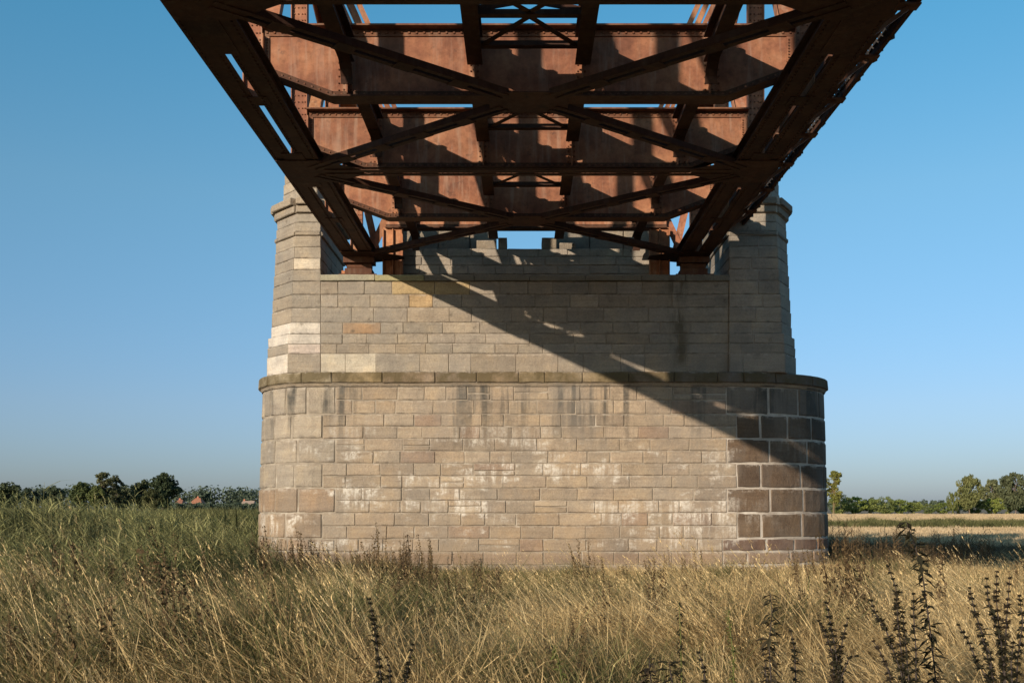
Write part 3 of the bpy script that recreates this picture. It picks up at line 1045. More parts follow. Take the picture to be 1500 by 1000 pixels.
def leaf_quads(m, c, rad, n, size, r_):
    for _ in range(n):
        while True:
            d = Vector((r_.uniform(-1, 1), r_.uniform(-1, 1), r_.uniform(-1, 1)))
            if 0.05 < d.length < 1: break
        d = d * (0.55 + 0.45 * r_.random()) / max(0.5, d.length) if r_.random() < 0.6 else d
        q = Vector(c) + Vector((d.x * rad[0], d.y * rad[1], d.z * rad[2]))
        nrm = (d + Vector((r_.gauss(0, .6), r_.gauss(0, .6), r_.gauss(0.2, .6)))).normalized()
        u = nrm.orthogonal().normalized()
        t = nrm.cross(u)
        an = r_.uniform(0, 6.28)
        u, t = u * math.cos(an) + t * math.sin(an), t * math.cos(an) - u * math.sin(an)
        s = size * r_.uniform(0.6, 1.3)
        m.add([q - u * s, q - t * s * 0.55, q + u * s, q + t * s * 0.55], [(0, 1, 2, 3)])

def tree_mesh(kind, seed):
    """unit tree 1 m tall: trunk with limbs, and a crown of leaf clumps"""
    r_ = random.Random(seed)
    tk, cr = MB(), MB()
    if kind == 'round':
        zc, rx, rz, n, q, sz = 0.58, 0.42, 0.40, 60, 66, 0.042
    elif kind == 'wide':
        zc, rx, rz, n, q, sz = 0.55, 0.60, 0.40, 78, 64, 0.042
    elif kind == 'tall':
        zc, rx, rz, n, q, sz = 0.60, 0.19, 0.42, 50, 50, 0.028
    else:
        zc, rx, rz, n, q, sz = 0.48, 0.75, 0.46, 46, 60, 0.045
    lean = r_.uniform(-0.04, 0.04)
    tk.tube([(0, 0, -0.02), (lean * 0.3, 0, 0.2), (lean, 0.01, 0.5), (lean * 1.2, 0, 0.85)], [0.028, 0.020, 0.013, 0.003], 7)
    for k in range(n):
        an = r_.uniform(0, 6.283)
        h = r_.uniform(-1, 1)
        w_ = math.sqrt(max(0.05, 1 - h * h)) * r_.uniform(0.35, 1.0)
        w_ *= (1.0 if h > -0.3 else 0.85)
        if kind == 'tall': w_ *= r_.uniform(0.5, 1.5)
        c = (math.cos(an) * rx * w_ + lean, math.sin(an) * rx * w_ * 0.9, zc + h * rz * r_.uniform(0.85, 1.0))
        R0 = r_.uniform(0.07, 0.15) * (0.6 if kind == 'tall' else 1.0) * (1.2 if kind in ('wide', 'bush') else 1)
        leaf_quads(cr, c, (R0, R0, R0 * 0.75), q, sz, r_)
        if k % 5 == 0 and kind != 'bush':
            z0 = max(0.12, c[2] - 0.25)
            tk.tube([(lean * z0, 0, z0), ((c[0]) * 0.5, c[1] * 0.5, (z0 + c[2]) / 2 + 0.02), c], [0.011, 0.008, 0.003], 5)
    return tk, cr

TREE = {}
for kind, seeds in (('round', (1, 2, 3)), ('wide', (4, 5)), ('tall', (6, 7)), ('bush', (8, 9, 10))):
    for q, sd in enumerate(seeds):
        tk, cr = tree_mesh(kind, sd)
        def mesh_of(m, nm, mt):
            me = bpy.data.meshes.new(nm)
            me.from_pydata([tuple(v) for v in m.v], [], m.f)
            me.materials.append(mt)
            me.update()
            return me
        TREE[kind, q] = (mesh_of(tk, 'trunk', BARK), mesh_of(cr, 'crown', LEAF_DARK), mesh_of(cr, 'crown', LEAF_PALE))

def plant_tree(name, kind, var, px, ytop, Y, wide, label, cat, group, col=(1, 1, 1), pale=False, rot=0.0):
    p = at(px, 742, Y)
    H = (742 - ytop) * Y / 1500 + EYE
    t = thing(name, label, cat, (p.x, Y, GZ), group)
    t.rotation_euler = (0, 0, rot)
    t.scale = (H * wide, H * wide, H)
    a, b, c = TREE[kind, var]
    for nm, me in (('trunk', a), ('crown', c if pale else b)):
        o = bpy.data.objects.new(nm, me)
        o.parent = t
        o.color = (*col, 1)
        COL.objects.link(o)
    return t

GL = 'trees along the far edge of the left meadow'
rows = [
    ('round', 0, 12, 706, 260, 1.05, 'dark round tree at the left edge of the photo, beyond the reeds', (0.9, 0.95, 1.0), False),
    ('wide', 0, 45, 713, 285, 0.9, 'low dark tree just right of the leftmost tree behind the reeds', (0.85, 0.9, 1.1), False),
    ('wide', 1, 76, 712, 270, 0.9, 'broad low tree before the gap in the left tree line', (0.9, 0.95, 1.1), False),
    ('round', 1, 122, 707, 250, 0.9, 'mid-green rounded tree just right of the gap in the left tree line', (1.25, 1.25, 1.0), False),
    ('tall', 0, 151, 692, 246, 1.25, 'tall wispy pale-topped tree, taller of the thin pair on the left', (1.0, 0.95, 0.95), True),
    ('tall', 1, 171, 698, 252, 1.15, 'shorter wispy tree right beside the tall pale-topped tree', (0.85, 0.85, 0.95), True),
    ('round', 2, 143, 712, 244, 0.9, 'bushy green tree at the foot of the tall wispy tree', (1.2, 1.2, 0.9), False),
    ('wide', 0, 178, 710, 262, 0.75, 'grey-green willow-like tree between the wispy pair and the big dark tree', (1.5, 1.4, 1.6), False),
    ('round', 0, 207, 703, 258, 0.85, 'dark green tree leaning against the largest tree of the left line', (1.0, 0.95, 0.9), False),
    ('round', 1, 238, 694, 250, 0.95, 'largest dark rounded tree at the right end of the left tree line', (0.8, 0.85, 0.85), False),
    ('wide', 1, 222, 716, 240, 0.7, 'olive low tree in front of the largest dark tree', (1.3, 1.1, 0.9), False),
]
for k, (kind, var, px, yt, Y, wd, lab, col, pale) in enumerate(rows):
    plant_tree('meadow_tree', kind, var, px, yt, Y, wd, lab, 'tree', GL, col, pale, k * 1.3)
GR = 'trees beyond the stubble field on the right'
rows = [
    ('tall', 0, 1221, 690, 225, 1.0, 'pale yellow-green slender tree right beside the pier edge', (1.5, 1.4, 0.75), True),
    ('wide', 1, 1420, 697, 232, 0.60, 'spreading tree with a side branch, leftmost of the right-hand group', (1.6, 1.45, 1.2), False),
    ('round', 2, 1452, 703, 250, 0.80, 'grey-green tree in the middle of the right-hand group', (1.5, 1.4, 1.5), False),
    ('wide', 0, 1488, 690, 228, 0.65, 'tallest grey-green tree at the right edge of the photo', (1.3, 1.2, 1.3), False),
    ('bush', 2, 1396, 716, 236, 0.35, 'small tree stub left of the spreading tree', (1.4, 1.4, 1.0), False),
]
for k, (kind, var, px, yt, Y, wd, lab, col, pale) in enumerate(rows):
    plant_tree('field_tree', kind, var, px, yt, Y, wd, lab, 'tree', GR, col, pale, k * 1.7 + 0.4)
hx = [(1232, 724, 1.0), (1252, 726, 1.1), (1274, 728, 1.0), (1296, 727, 1.1), (1318, 730, 0.9), (1338, 733, 1.1), (1360, 737, 1.2), (1382, 735, 1.1), (1404, 730, 1.0), (1428, 727, 1.1), (1452, 729, 0.9), (1476, 726, 1.1), (1499, 728, 1.0)]
SHR = ['green shrub at the foot of the slender pale tree beside the pier', 'second shrub from the pier in the shrub line behind the field', 'third shrub from the pier in the shrub line behind the field',
       'fourth shrub from the pier in the shrub line behind the field', 'fifth shrub from the pier in the shrub line behind the field', 'low shrub where the shrub line begins to dip',
       'lowest shrub, in the dip of the shrub line', 'low shrub just left of the small tree stub', 'shrub in front of the gap between tree stub and spreading tree',
       'shrub below the crown of the spreading tree', 'shrub below the grey-green middle tree', 'shrub left of the tallest tree at the right edge', 'shrub at the foot of the tallest tree, at the right edge']
for k, (px, yt, q) in enumerate(hx):
    plant_tree('field_shrub', 'bush', k % 3, px, yt, 236 + (k * 37 % 11), 1.0 * q,
               SHR[k], 'shrub', 'shrub line beyond the stubble field', (1.9 + 0.3 * ((k * 5) % 3), 1.9 + 0.3 * ((k * 5) % 3), 1.3), False, k * 0.9)

# far woods that read as one mass
r_ = random.Random(31)
m = MB()
def wood(x0, x1, Y, h0, h1, step):
    x = x0
    while x < x1:
        p = at(x, 742, Y)
        h = r_.uniform(h0, h1)
        leaf_quads(m, (p.x, Y + r_.uniform(-25, 25), GZ + h * 0.55), (h * 0.45, h * 0.45, h * 0.55), 130, 1.1, r_)
        x += step * r_.uniform(0.5, 1.3)
wood(-90, 400, 640, 11, 15.0, 7)
wood(245, 400, 430, 1.9, 2.7, 1.6)
wood(1330, 1560, 900, 5, 8.0, 6)
wood(1215, 1345, 420, 2.5, 4.8, 6)
m.v = [tuple(v) for v in m.v]
o = m.build('distant_woodland', LEAF_DARK, color=(0.95, 1.05, 1.5))  # bluish tint paints distance haze into the leaf colour
tag(o, 'dark far-off woodland closing the horizon behind the meadow', 'woodland', kind='stuff')

TILE = mat_plain('clay_roof', (0.42, 0.17, 0.09), 1.5, 0.25)
WALLW = mat_plain('render_wall', (0.42, 0.38, 0.34), 1.0, 0.12)
GLASS = mat_plain('dark_glass', (0.03, 0.035, 0.04), 1, 0.1, 0.2)
def house(px0, px1, yt, Y, label, rcol, wcol, hip=0.25):
    a, b = at(px0, 742, Y), at(px1, yt, Y)
    x0, x1, top = a.x, b.x, b.z
    eave = GZ + (top - GZ) * 0.48
    D = 8.0
    t = thing('farmhouse', label, 'house', ((x0 + x1) / 2, Y, GZ), 'distant farmhouses left of the pier')
    m = MB()
    m.box(x0 + 0.3, x1 - 0.3, Y - D / 2, Y + D / 2, GZ, eave)
    m.build('wall', WALLW, t, color=wcol)
    m = MB()
    q = (x1 - x0) * hip
    m.add([(x0, Y - D / 2 - .4, eave), (x1, Y - D / 2 - .4, eave), (x1, Y + D / 2 + .4, eave), (x0, Y + D / 2 + .4, eave), (x0 + q, Y, top), (x1 - q, Y, top)],
          [(0, 1, 5, 4), (2, 3, 4, 5), (1, 2, 5), (3, 0, 4), (0, 3, 2, 1)])
    rf = m.build('roof', TILE, t, color=rcol)
    m = MB()
    m.box(x0 + q * 1.4, x0 + q * 1.4 + 0.7, Y - 0.35, Y + 0.35, top - 0.8, top + 0.7)
    m.build('chimney', TILE, rf, color=(0.9, 0.8, 0.8))
    n = max(2, int((x1 - x0) / 2.6))
    for k in range(n):
        xc = x0 + (x1 - x0) * (k + 0.5) / n
        m = MB()
        m.box(xc - 0.5, xc + 0.5, Y - D / 2 - 0.04, Y - D / 2 - 0.003, GZ + 1.0, min(eave - 0.2, GZ + 2.3))
        m.build('window', GLASS, t)
house(258, 271, 731.5, 470, 'small farmhouse with dull red roof beside the largest left tree', (0.60, 0.62, 0.70), (0.5, 0.5, 0.5))
house(280, 300, 729, 460, 'farmhouse with bright orange-red hipped roof left of the pier', (0.80, 0.80, 0.78), (0.8, 0.7, 0.6), 0.32)
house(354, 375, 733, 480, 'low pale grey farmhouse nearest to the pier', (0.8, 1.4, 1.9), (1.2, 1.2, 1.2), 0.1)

# ------------------------------------------------------------------ grasses
def blade(m, base, ang, lean, h, wd, curl, r_, n=3):
    """one blade bending over in direction ang"""
    d = Vector((math.cos(ang), math.sin(ang), 0))
    sdv = Vector((-d.y, d.x, 0))
    th = r_.uniform(0, 3.14)
    sdv = (sdv * math.cos(th) + d * math.sin(th))
    pts = []
    for k in range(n + 1):
        t = k / n
        pts.append(Vector(base) + d * (lean * t + curl * t * t * t) * h + Vector((0, 0, h * (t - 0.35 * curl * t * t * t))))
    vs_ = []
    for k, q in enumerate(pts):
        ww = wd * (1 - 0.25 * k / n) / 2
        if k < n:
            vs_ += [q - sdv * ww, q + sdv * ww]
        else:
            vs_.append(q)
    fs = [(2 * k, 2 * k + 1, 2 * k + 3, 2 * k + 2) for k in range(n - 1)] + [(2 * n - 2, 2 * n - 1, 2 * n)]
    m.add(vs_, fs)
    return pts[-1], (pts[-1] - pts[-2]).normalized()

def panicle(m, tip, d, ln, r_, n=9, wd=0.006):
    for k in range(n):
        t = k / n
        q = tip - d * ln * (1 - t)
        o = Vector((r_.gauss(0, 1), r_.gauss(0, 1), r_.gauss(0.6, 0.6))).normalized() * ln * 0.22 * (1.1 - t)
        e = q + o + d * ln * 0.16
        u = o.cross(d)
        if u.length < 1e-5: continue
        u = u.normalized() * wd
        m.add([q, q * 0.5 + e * 0.5 - u, e, q * 0.5 + e * 0.5 + u], [(0, 1, 2, 3)])

def tuft(nblades, h, hv, wd, rad, lean, curl, heads, seed, bias=math.pi, spread=1.1, hl=0.13, hw=0.006):
    r_ = random.Random(seed)
    m = MB()
    for k in range(nblades):
        a = r_.uniform(0, 6.283)
        rr = rad * math.sqrt(r_.random())
        ang = bias + r_.gauss(0, spread)
        blade(m, (math.cos(a) * rr, math.sin(a) * rr, -0.02), ang, abs(r_.gauss(lean, lean * 0.6)), h * r_.uniform(1 - hv, 1 + hv), wd * r_.uniform(0.6, 1.3), r_.uniform(0, curl), r_)
    for k in range(heads):
        a = r_.uniform(0, 6.283)
        rr = rad * math.sqrt(r_.random())
        ang = bias + r_.gauss(0, spread * 0.45)
        tip, d = blade(m, (math.cos(a) * rr, math.sin(a) * rr, -0.02), ang, abs(r_.gauss(lean * 0.9, 0.1)), h * r_.uniform(1.15, 1.55), wd * 0.7, r_.uniform(0, 0.12), r_)
        panicle(m, tip, d, hl * r_.uniform(0.7, 1.3), r_, wd=hw)
    return m

def reed(seed, h=1.6, leaves=11, wd=0.022):
    r_ = random.Random(seed)
    m = MB()
    for st in range(4):
        bx_, by_ = r_.uniform(-.2, .2), r_.uniform(-.2, .2)
        H = h * r_.uniform(0.75, 1.08)
        lx, ly = -r_.uniform(0.02, 0.16), r_.uniform(-.06, .06)
        m.tube([(bx_, by_, 0), (bx_ + lx * 0.4, by_ + ly, H * 0.5), (bx_ + lx, by_ + ly, H)], [0.006, 0.005, 0.002], 4)
        for k in range(leaves):
            t = 0.18 + 0.80 * k / leaves
            q = (bx_ + lx * t, by_ + ly * t, H * t)
            blade(m, q, r_.uniform(0, 6.28) if r_.random() < 0.45 else math.pi + r_.gauss(0, 0.6), r_.uniform(0.7, 1.5), r_.uniform(0.18, 0.36), wd * r_.uniform(0.7, 1.3), r_.uniform(0.2, 1.0), r_)
        if r_.random() < 0.35:
            panicle(m, Vector((bx_ + lx * 1.1, by_ + ly, H * 1.09)), Vector((-0.35, 0, 0.9)).normalized(), 0.20, r_, 12, 0.012)
    return m

def herb(seed, h=0.9, wd=0.02, n=26, heads=True):
    """upright brown herb with small leaves and knobbly heads"""
    r_ = random.Random(seed)
    m = MB()
    for st in range(3):
        bx_, by_ = r_.uniform(-.1, .1), r_.uniform(-.1, .1)
        H = h * r_.uniform(0.7, 1.1)
        lx = -r_.uniform(0.0, 0.25)
        m.tube([(bx_, by_, 0), (bx_ + lx * .4, by_, H * .5), (bx_ + lx, by_, H)], [0.005, 0.004, 0.002], 4)
        for k in range(n):
            t = 0.2 + 0.8 * k / n
            leaf_quads(m, (bx_ + lx * t, by_, H * t), (0.03, 0.03, 0.02), 3, wd * (1.25 - 0.7 * t), r_)
    return m

STRAW = mat_leaf('dry_straw', [(0.29, 0.200, 0.100), (0.53, 0.385, 0.190), (0.70, 0.53, 0.275), (0.78, 0.62, 0.37)], 0.34, 0.55, blades=True)
GREENG = mat_leaf('green_blades', [(0.085, 0.088, 0.034), (0.155, 0.150, 0.058), (0.27, 0.235, 0.105)], 0.35, 0.7, blades=True)
REEDM = mat_leaf('reed_leaves', [(0.125, 0.135, 0.055), (0.20, 0.200, 0.085), (0.29, 0.275, 0.120), (0.38, 0.33, 0.165)], 0.35, 0.35, blades=True)
BROWNM = mat_leaf('brown_herbs', [(0.085, 0.055, 0.030), (0.14, 0.094, 0.048), (0.22, 0.155, 0.080)], 0.2, 0.8, blades=True)
STUB = mat_leaf('stubble_straw', [(0.42, 0.30, 0.165), (0.52, 0.38, 0.22), (0.58, 0.44, 0.27)], 0.2, 0.1)

def scatter(name, pts, sources, mat, label, cat, col=(1, 1, 1)):
    """stuff: tufts set out on a cloud of points; pts holds (x, y, rotz, scale, tiltx)"""
    coll = bpy.data.collections.new(name + '_tufts')
    for k, m in enumerate(sources):
        me = bpy.data.meshes.new(name + '_tuft')
        me.from_pydata([tuple(v) for v in m.v], [], m.f)
        me.materials.append(mat)
        me.update()
        so_ = bpy.data.objects.new(name + '_tuft_%d' % k, me)
        so_.color = (*col, 1)
        coll.objects.link(so_)
    me = bpy.data.meshes.new(name)
    me.from_pydata([(p[0], p[1], GZ) for p in pts], [], [])
    for nm, typ, vals, key in (('rot', 'FLOAT_VECTOR', [c for p in pts for c in (p[4], 0.0, p[2])], 'vector'),
                               ('scl', 'FLOAT_VECTOR', [c for p in pts for c in (p[3], p[3], p[3] * p[5])], 'vector')):
        at_ = me.attributes.new(nm, typ, 'POINT')
        at_.data.foreach_set(key, vals)
    at_ = me.attributes.new('idx', 'INT', 'POINT')
    at_.data.foreach_set('value', [rng.randrange(len(sources)) for _ in pts])
    me.materials.append(mat)
    o = bpy.data.objects.new(name, me)
    COL.objects.link(o)
    g = bpy.data.node_groups.new(name + '_scatter', 'GeometryNodeTree')
    g.interface.new_socket('Geometry', in_out='INPUT', socket_type='NodeSocketGeometry')
    g.interface.new_socket('Geometry', in_out='OUTPUT', socket_type='NodeSocketGeometry')
    gi, go = g.nodes.new('NodeGroupInput'), g.nodes.new('NodeGroupOutput')
    ip = g.nodes.new('GeometryNodeInstanceOnPoints')
    ci = g.nodes.new('GeometryNodeCollectionInfo')
    ci.inputs['Collection'].default_value = coll
    ci.inputs['Separate Children'].default_value = True
    ci.inputs['Reset Children'].default_value = True
    def na(nm, typ):
        x = g.nodes.new('GeometryNodeInputNamedAttribute')
        x.data_type = typ
        x.inputs['Name'].default_value = nm
        return x.outputs['Attribute']
    g.links.new(gi.outputs[0], ip.inputs['Points'])
    g.links.new(ci.outputs[0], ip.inputs['Instance'])
    ip.inputs['Pick Instance'].default_value = True
    g.links.new(na('idx', 'INT'), ip.inputs['Instance Index'])
    g.links.new(na('rot', 'FLOAT_VECTOR'), ip.inputs['Rotation'])
    g.links.new(na('scl', 'FLOAT_VECTOR'), ip.inputs['Scale'])
    g.links.new(ip.outputs[0], go.inputs[0])
    md = o.modifiers.new('scatter', 'NODES')
    md.node_group = g
    tag(o, label, cat, kind='stuff')
    return o

def on_pier(x, y):
    if not (22.2 < y < 26.6): return False
    return -6.5 < x < 7.6 and (abs(x - 0.4) < 5.2 or ((x - 0.5) / 7.0) ** 2 + ((y - 24.5) / 2.3) ** 2 < 1)

def fbm(x, y, s, o=0.0):
    return mnoise.fractal(Vector((x * s + o, y * s - o, o)), 1.0, 2.0, 3)

def spread(n, y0, y1, dens, margin=0.9, wide=0.53):
    """points in the wedge the camera could see; dens(x, y) in 0..1"""
    out = []
    tries = 0
    while len(out) < n and tries < n * 12:
        tries += 1
        y = math.sqrt(rng.uniform(y0 * y0, y1 * y1))
        x = rng.uniform(-1, 1) * (wide * y + margin)
        if on_pier(x, y): continue
        if rng.random() < dens(x, y):
            out.append((x, y))
    return out

def px_of(x, y):
    return 765 + 1500 * x / y

def jit(pts, smin, smax, rz=0.7, zvar=0.25, tilt=0.08, sc=None):
    res = []
    for x, y in pts:
        s = rng.uniform(smin, smax) * (sc(x, y) if sc else 1) * (1 + 0.45 * fbm(x, y, 0.55, 5.5)) * (0.68 if y < 6.9 else 1.0)
        res.append((x, y, rng.gauss(0, rz), s, rng.uniform(-tilt, tilt), rng.uniform(1 - zvar, 1 + zvar)))
    return res

def green_amount(x, y):
    """more green on the left and in drifts, golden on the right"""
    px = px_of(x, y)
    g = 0.66 - px / 1800 + 0.75 * fbm(x, y, 0.42, 3.1)
    if y > 9.5: g += 0.38 * (1 if px < 560 else max(0.0, 1 - (px - 560) / 160))
    return min(1, max(0, g))

near_src = [tuft(66, 0.46, 0.45, 0.0078, 0.18, 0.50, 0.95, 2, 100 + k, spread=1.35, hl=0.10, hw=0.0028) for k in range(6)]
far_src = [tuft(80, 0.46, 0.45, 0.0105, 0.24, 0.30, 0.7, 2, 120 + k, spread=1.9, hl=0.12, hw=0.0045) for k in range(5)]
pts = spread(1250, 2.6, 9.5, lambda x, y: (0.35 + 0.65 * (1 - green_amount(x, y))) * (0.15 if fbm(x, y, 0.55, 33.0) > 0.10 else 1.0))
scatter('dry_grass', jit(pts, 0.8, 1.25), near_src, STRAW, 'straw-coloured dry grass filling the foreground meadow', 'grass')
pts = spread(5200, 9.5, 33, lambda x, y: (0.25 + 0.75 * (1 - green_amount(x, y))) * (1 if y < 24 or px_of(x, y) < 300 else 0.0))
scatter('tall_straw', jit(pts, 0.7, 1.15, sc=lambda x, y: 1.0 - 0.50 * min(1, max(0, (y - 9.5) / 8))), far_src, STRAW, 'dry yellow grass reaching back to the foot of the pier', 'grass')
gsrc = [tuft(64, 0.44, 0.45, 0.0065, 0.18, 0.45, 0.9, 0, 140 + k, spread=1.6) for k in range(4)]
pts = spread(2100, 2.6, 11, lambda x, y: green_amount(x, y) ** 1.5)
pts += spread(3000, 11, 24, lambda x, y: green_amount(x, y))
scatter('green_grass', jit(pts, 0.85, 1.4, rz=1.2, sc=lambda x, y: 1.0 - 0.3 * min(1, max(0, (y - 12) / 8))), gsrc, GREENG, 'green grass growing in drifts through the dry meadow', 'grass')
# stalks that stand clear of the rest
ssrc = [tuft(4, 0.70, 0.2, 0.0062, 0.14, 0.72, 0.25, 5, 160 + k, spread=0.4, hl=0.13, hw=0.0035) for k in range(5)]
pts = spread(1150, 5.0, 19, lambda x, y: 0.8)
scatter('seed_stalks', jit(pts, 0.75, 1.1, rz=0.30, sc=lambda x, y: 1.05 - 0.032 * (y - 5)), ssrc, STRAW, 'long pale seed stalks leaning left above the meadow', 'grass', (1.25, 1.22, 1.2))
# thatch: short tangled litter that hides the soil
tsrc = [tuft(46, 0.20, 0.5, 0.010, 0.26, 1.0, 1.2, 0, 180 + k, spread=3.0) for k in range(3)]
pts = spread(5200, 2.6, 30, lambda x, y: 1.0)
scatter('grass_thatch', jit(pts, 0.9, 1.5, rz=3.0), tsrc, STRAW, 'tangled dead grass litter close to the soil', 'grass', (0.50, 0.44, 0.38))  # tint darkened to paint shade into the gaps between tufts
# lodged straw: pale clumps pressed flat
lsrc = [tuft(80, 0.50, 0.4, 0.0085, 0.20, 1.25, 1.3, 2, 190 + k, spread=0.75, hl=0.10, hw=0.003) for k in range(4)]
pts = spread(1300, 5.0, 14, lambda x, y: 1.0 if fbm(x, y, 0.75, 21.0) > 0.06 else 0.0)
scatter('lodged_straw', jit(pts, 0.8, 1.2, rz=0.6), lsrc, STRAW, 'pale flattened straw clumps pressed over in the foreground', 'grass', (1.25, 1.20, 1.12))
# rusty dock and herb stands
hsrc = [herb(200 + k, 0.75, 0.022) for k in range(4)]
def herbd(x, y):
    px = px_of(x, y)
    return (1.0 if fbm(x, y, 0.6, 9.3) > 0.22 else 0.06) * (0.25 if y > 14 and px > 640 else 1.0) + (0.22 if y > 15 and 380 < px < 640 else 0)
pts = spread(640, 4.5, 22.3, herbd)
scatter('brown_herbs', jit(pts, 0.6, 1.25, rz=1.0), hsrc, BROWNM, 'rust-brown seeding herbs scattered through the grass', 'herbs')
# reeds on the left
rsrc = [reed(220 + k) for k in range(5)]
def reedd(x, y):
    px = px_of(x, y)
    if px > 420: return 0.0
    return 1.0 if px < 300 else 0.75 * (1 - (px - 300) / 130)
def reedh(x, y):
    px = px_of(x, y)
    return 1.0 if px < 230 else max(0.60, 1.0 - (px - 230) / 330)
pts = []
while len(pts) < 1900:
    y = math.sqrt(rng.uniform(13.5 ** 2, 30 ** 2))
    x = rng.uniform(-0.58 * y - 1, -0.20 * y)
    if not on_pier(x, y) and rng.random() < reedd(x, y):
        pts.append((x, y))
def reed_scale(x, y):
    front = min(1.0, 0.55 + (y - 13.5) * 0.085)
    return reedh(x, y) * front * 0.88
scatter('reed_bed', jit(pts, 0.88, 1.08, rz=0.8, zvar=0.10, sc=reed_scale), rsrc, REEDM, 'tall green reed bed left of the pier', 'reeds')
# dark weeds standing in the shade right of the pier
pts = []
while len(pts) < 150:
    y = rng.uniform(23.5, 30)
    x = 7.2 + (y - 23) * 0.1 + rng.random() ** 1.7 * (y - 15) * 0.40
    if not on_pier(x, y):
        pts.append((x, y))
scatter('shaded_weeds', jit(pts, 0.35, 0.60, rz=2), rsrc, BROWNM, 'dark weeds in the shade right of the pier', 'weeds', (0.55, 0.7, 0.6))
pts = []
while len(pts) < 1700:
    y = rng.uniform(26, 46)
    x = rng.uniform(7.6, 0.62 * y)
    if not on_pier(x, y) and y < 36 + 10 * fbm(x, y, 0.08, 4) + 2: pts.append((x, y))
scatter('low_brown_weeds', jit(pts, 0.8, 1.8, rz=3), tsrc, BROWNM, 'low brown weeds along the near edge of the stubble field', 'weeds', (1.1, 1.0, 0.95))
# far meadow on the left and the green strip in the field
fsrc = [tuft(50, 0.8, 0.4, 0.05, 0.8, 0.35, 0.5, 0, 240 + k, spread=2) for k in range(3)]
pts = []
while len(pts) < 2600:
    y = rng.uniform(30, 235)
    x = rng.uniform(-0.56 * y, -0.16 * y)
    pts.append((x, y))
scatter('far_meadow', jit(pts, 0.8, 1.3, rz=3), fsrc, GREENG, 'rough grass of the far left meadow in front of the trees', 'grass', (1.5, 1.3, 1.1))
pts = []
while len(pts) < 1500:
    y = rng.gauss(86, 5)
    x = rng.uniform(0.2 * y, 0.62 * y)
    if fbm(x, y, 0.05, 1) > -0.15: pts.append((x, y + 8 * fbm(x, 0, 0.04, 8)))
scatter('green_strip', jit(pts, 0.20, 0.65, rz=3), fsrc, GREENG, 'green weed strip crossing the stubble field', 'grass', (1.7, 1.45, 1.1))
stsrc = [tuft(60, 0.16, 0.4, 0.022, 0.9, 0.25, 0.2, 0, 260 + k, spread=3) for k in range(3)]
pts = []
while len(pts) < 5200:
    y = 36 + 187 * rng.random() ** 1.6
    x = rng.uniform(0.22 * y, 0.6 * y)
    if x > 8.8 and not (75 < y < 97):
        pts.append((x, y))
scatter('stubble', jit(pts, 0.8, 1.3, rz=3), stsrc, STUB, 'short pale cut straw standing on the field', 'stubble')

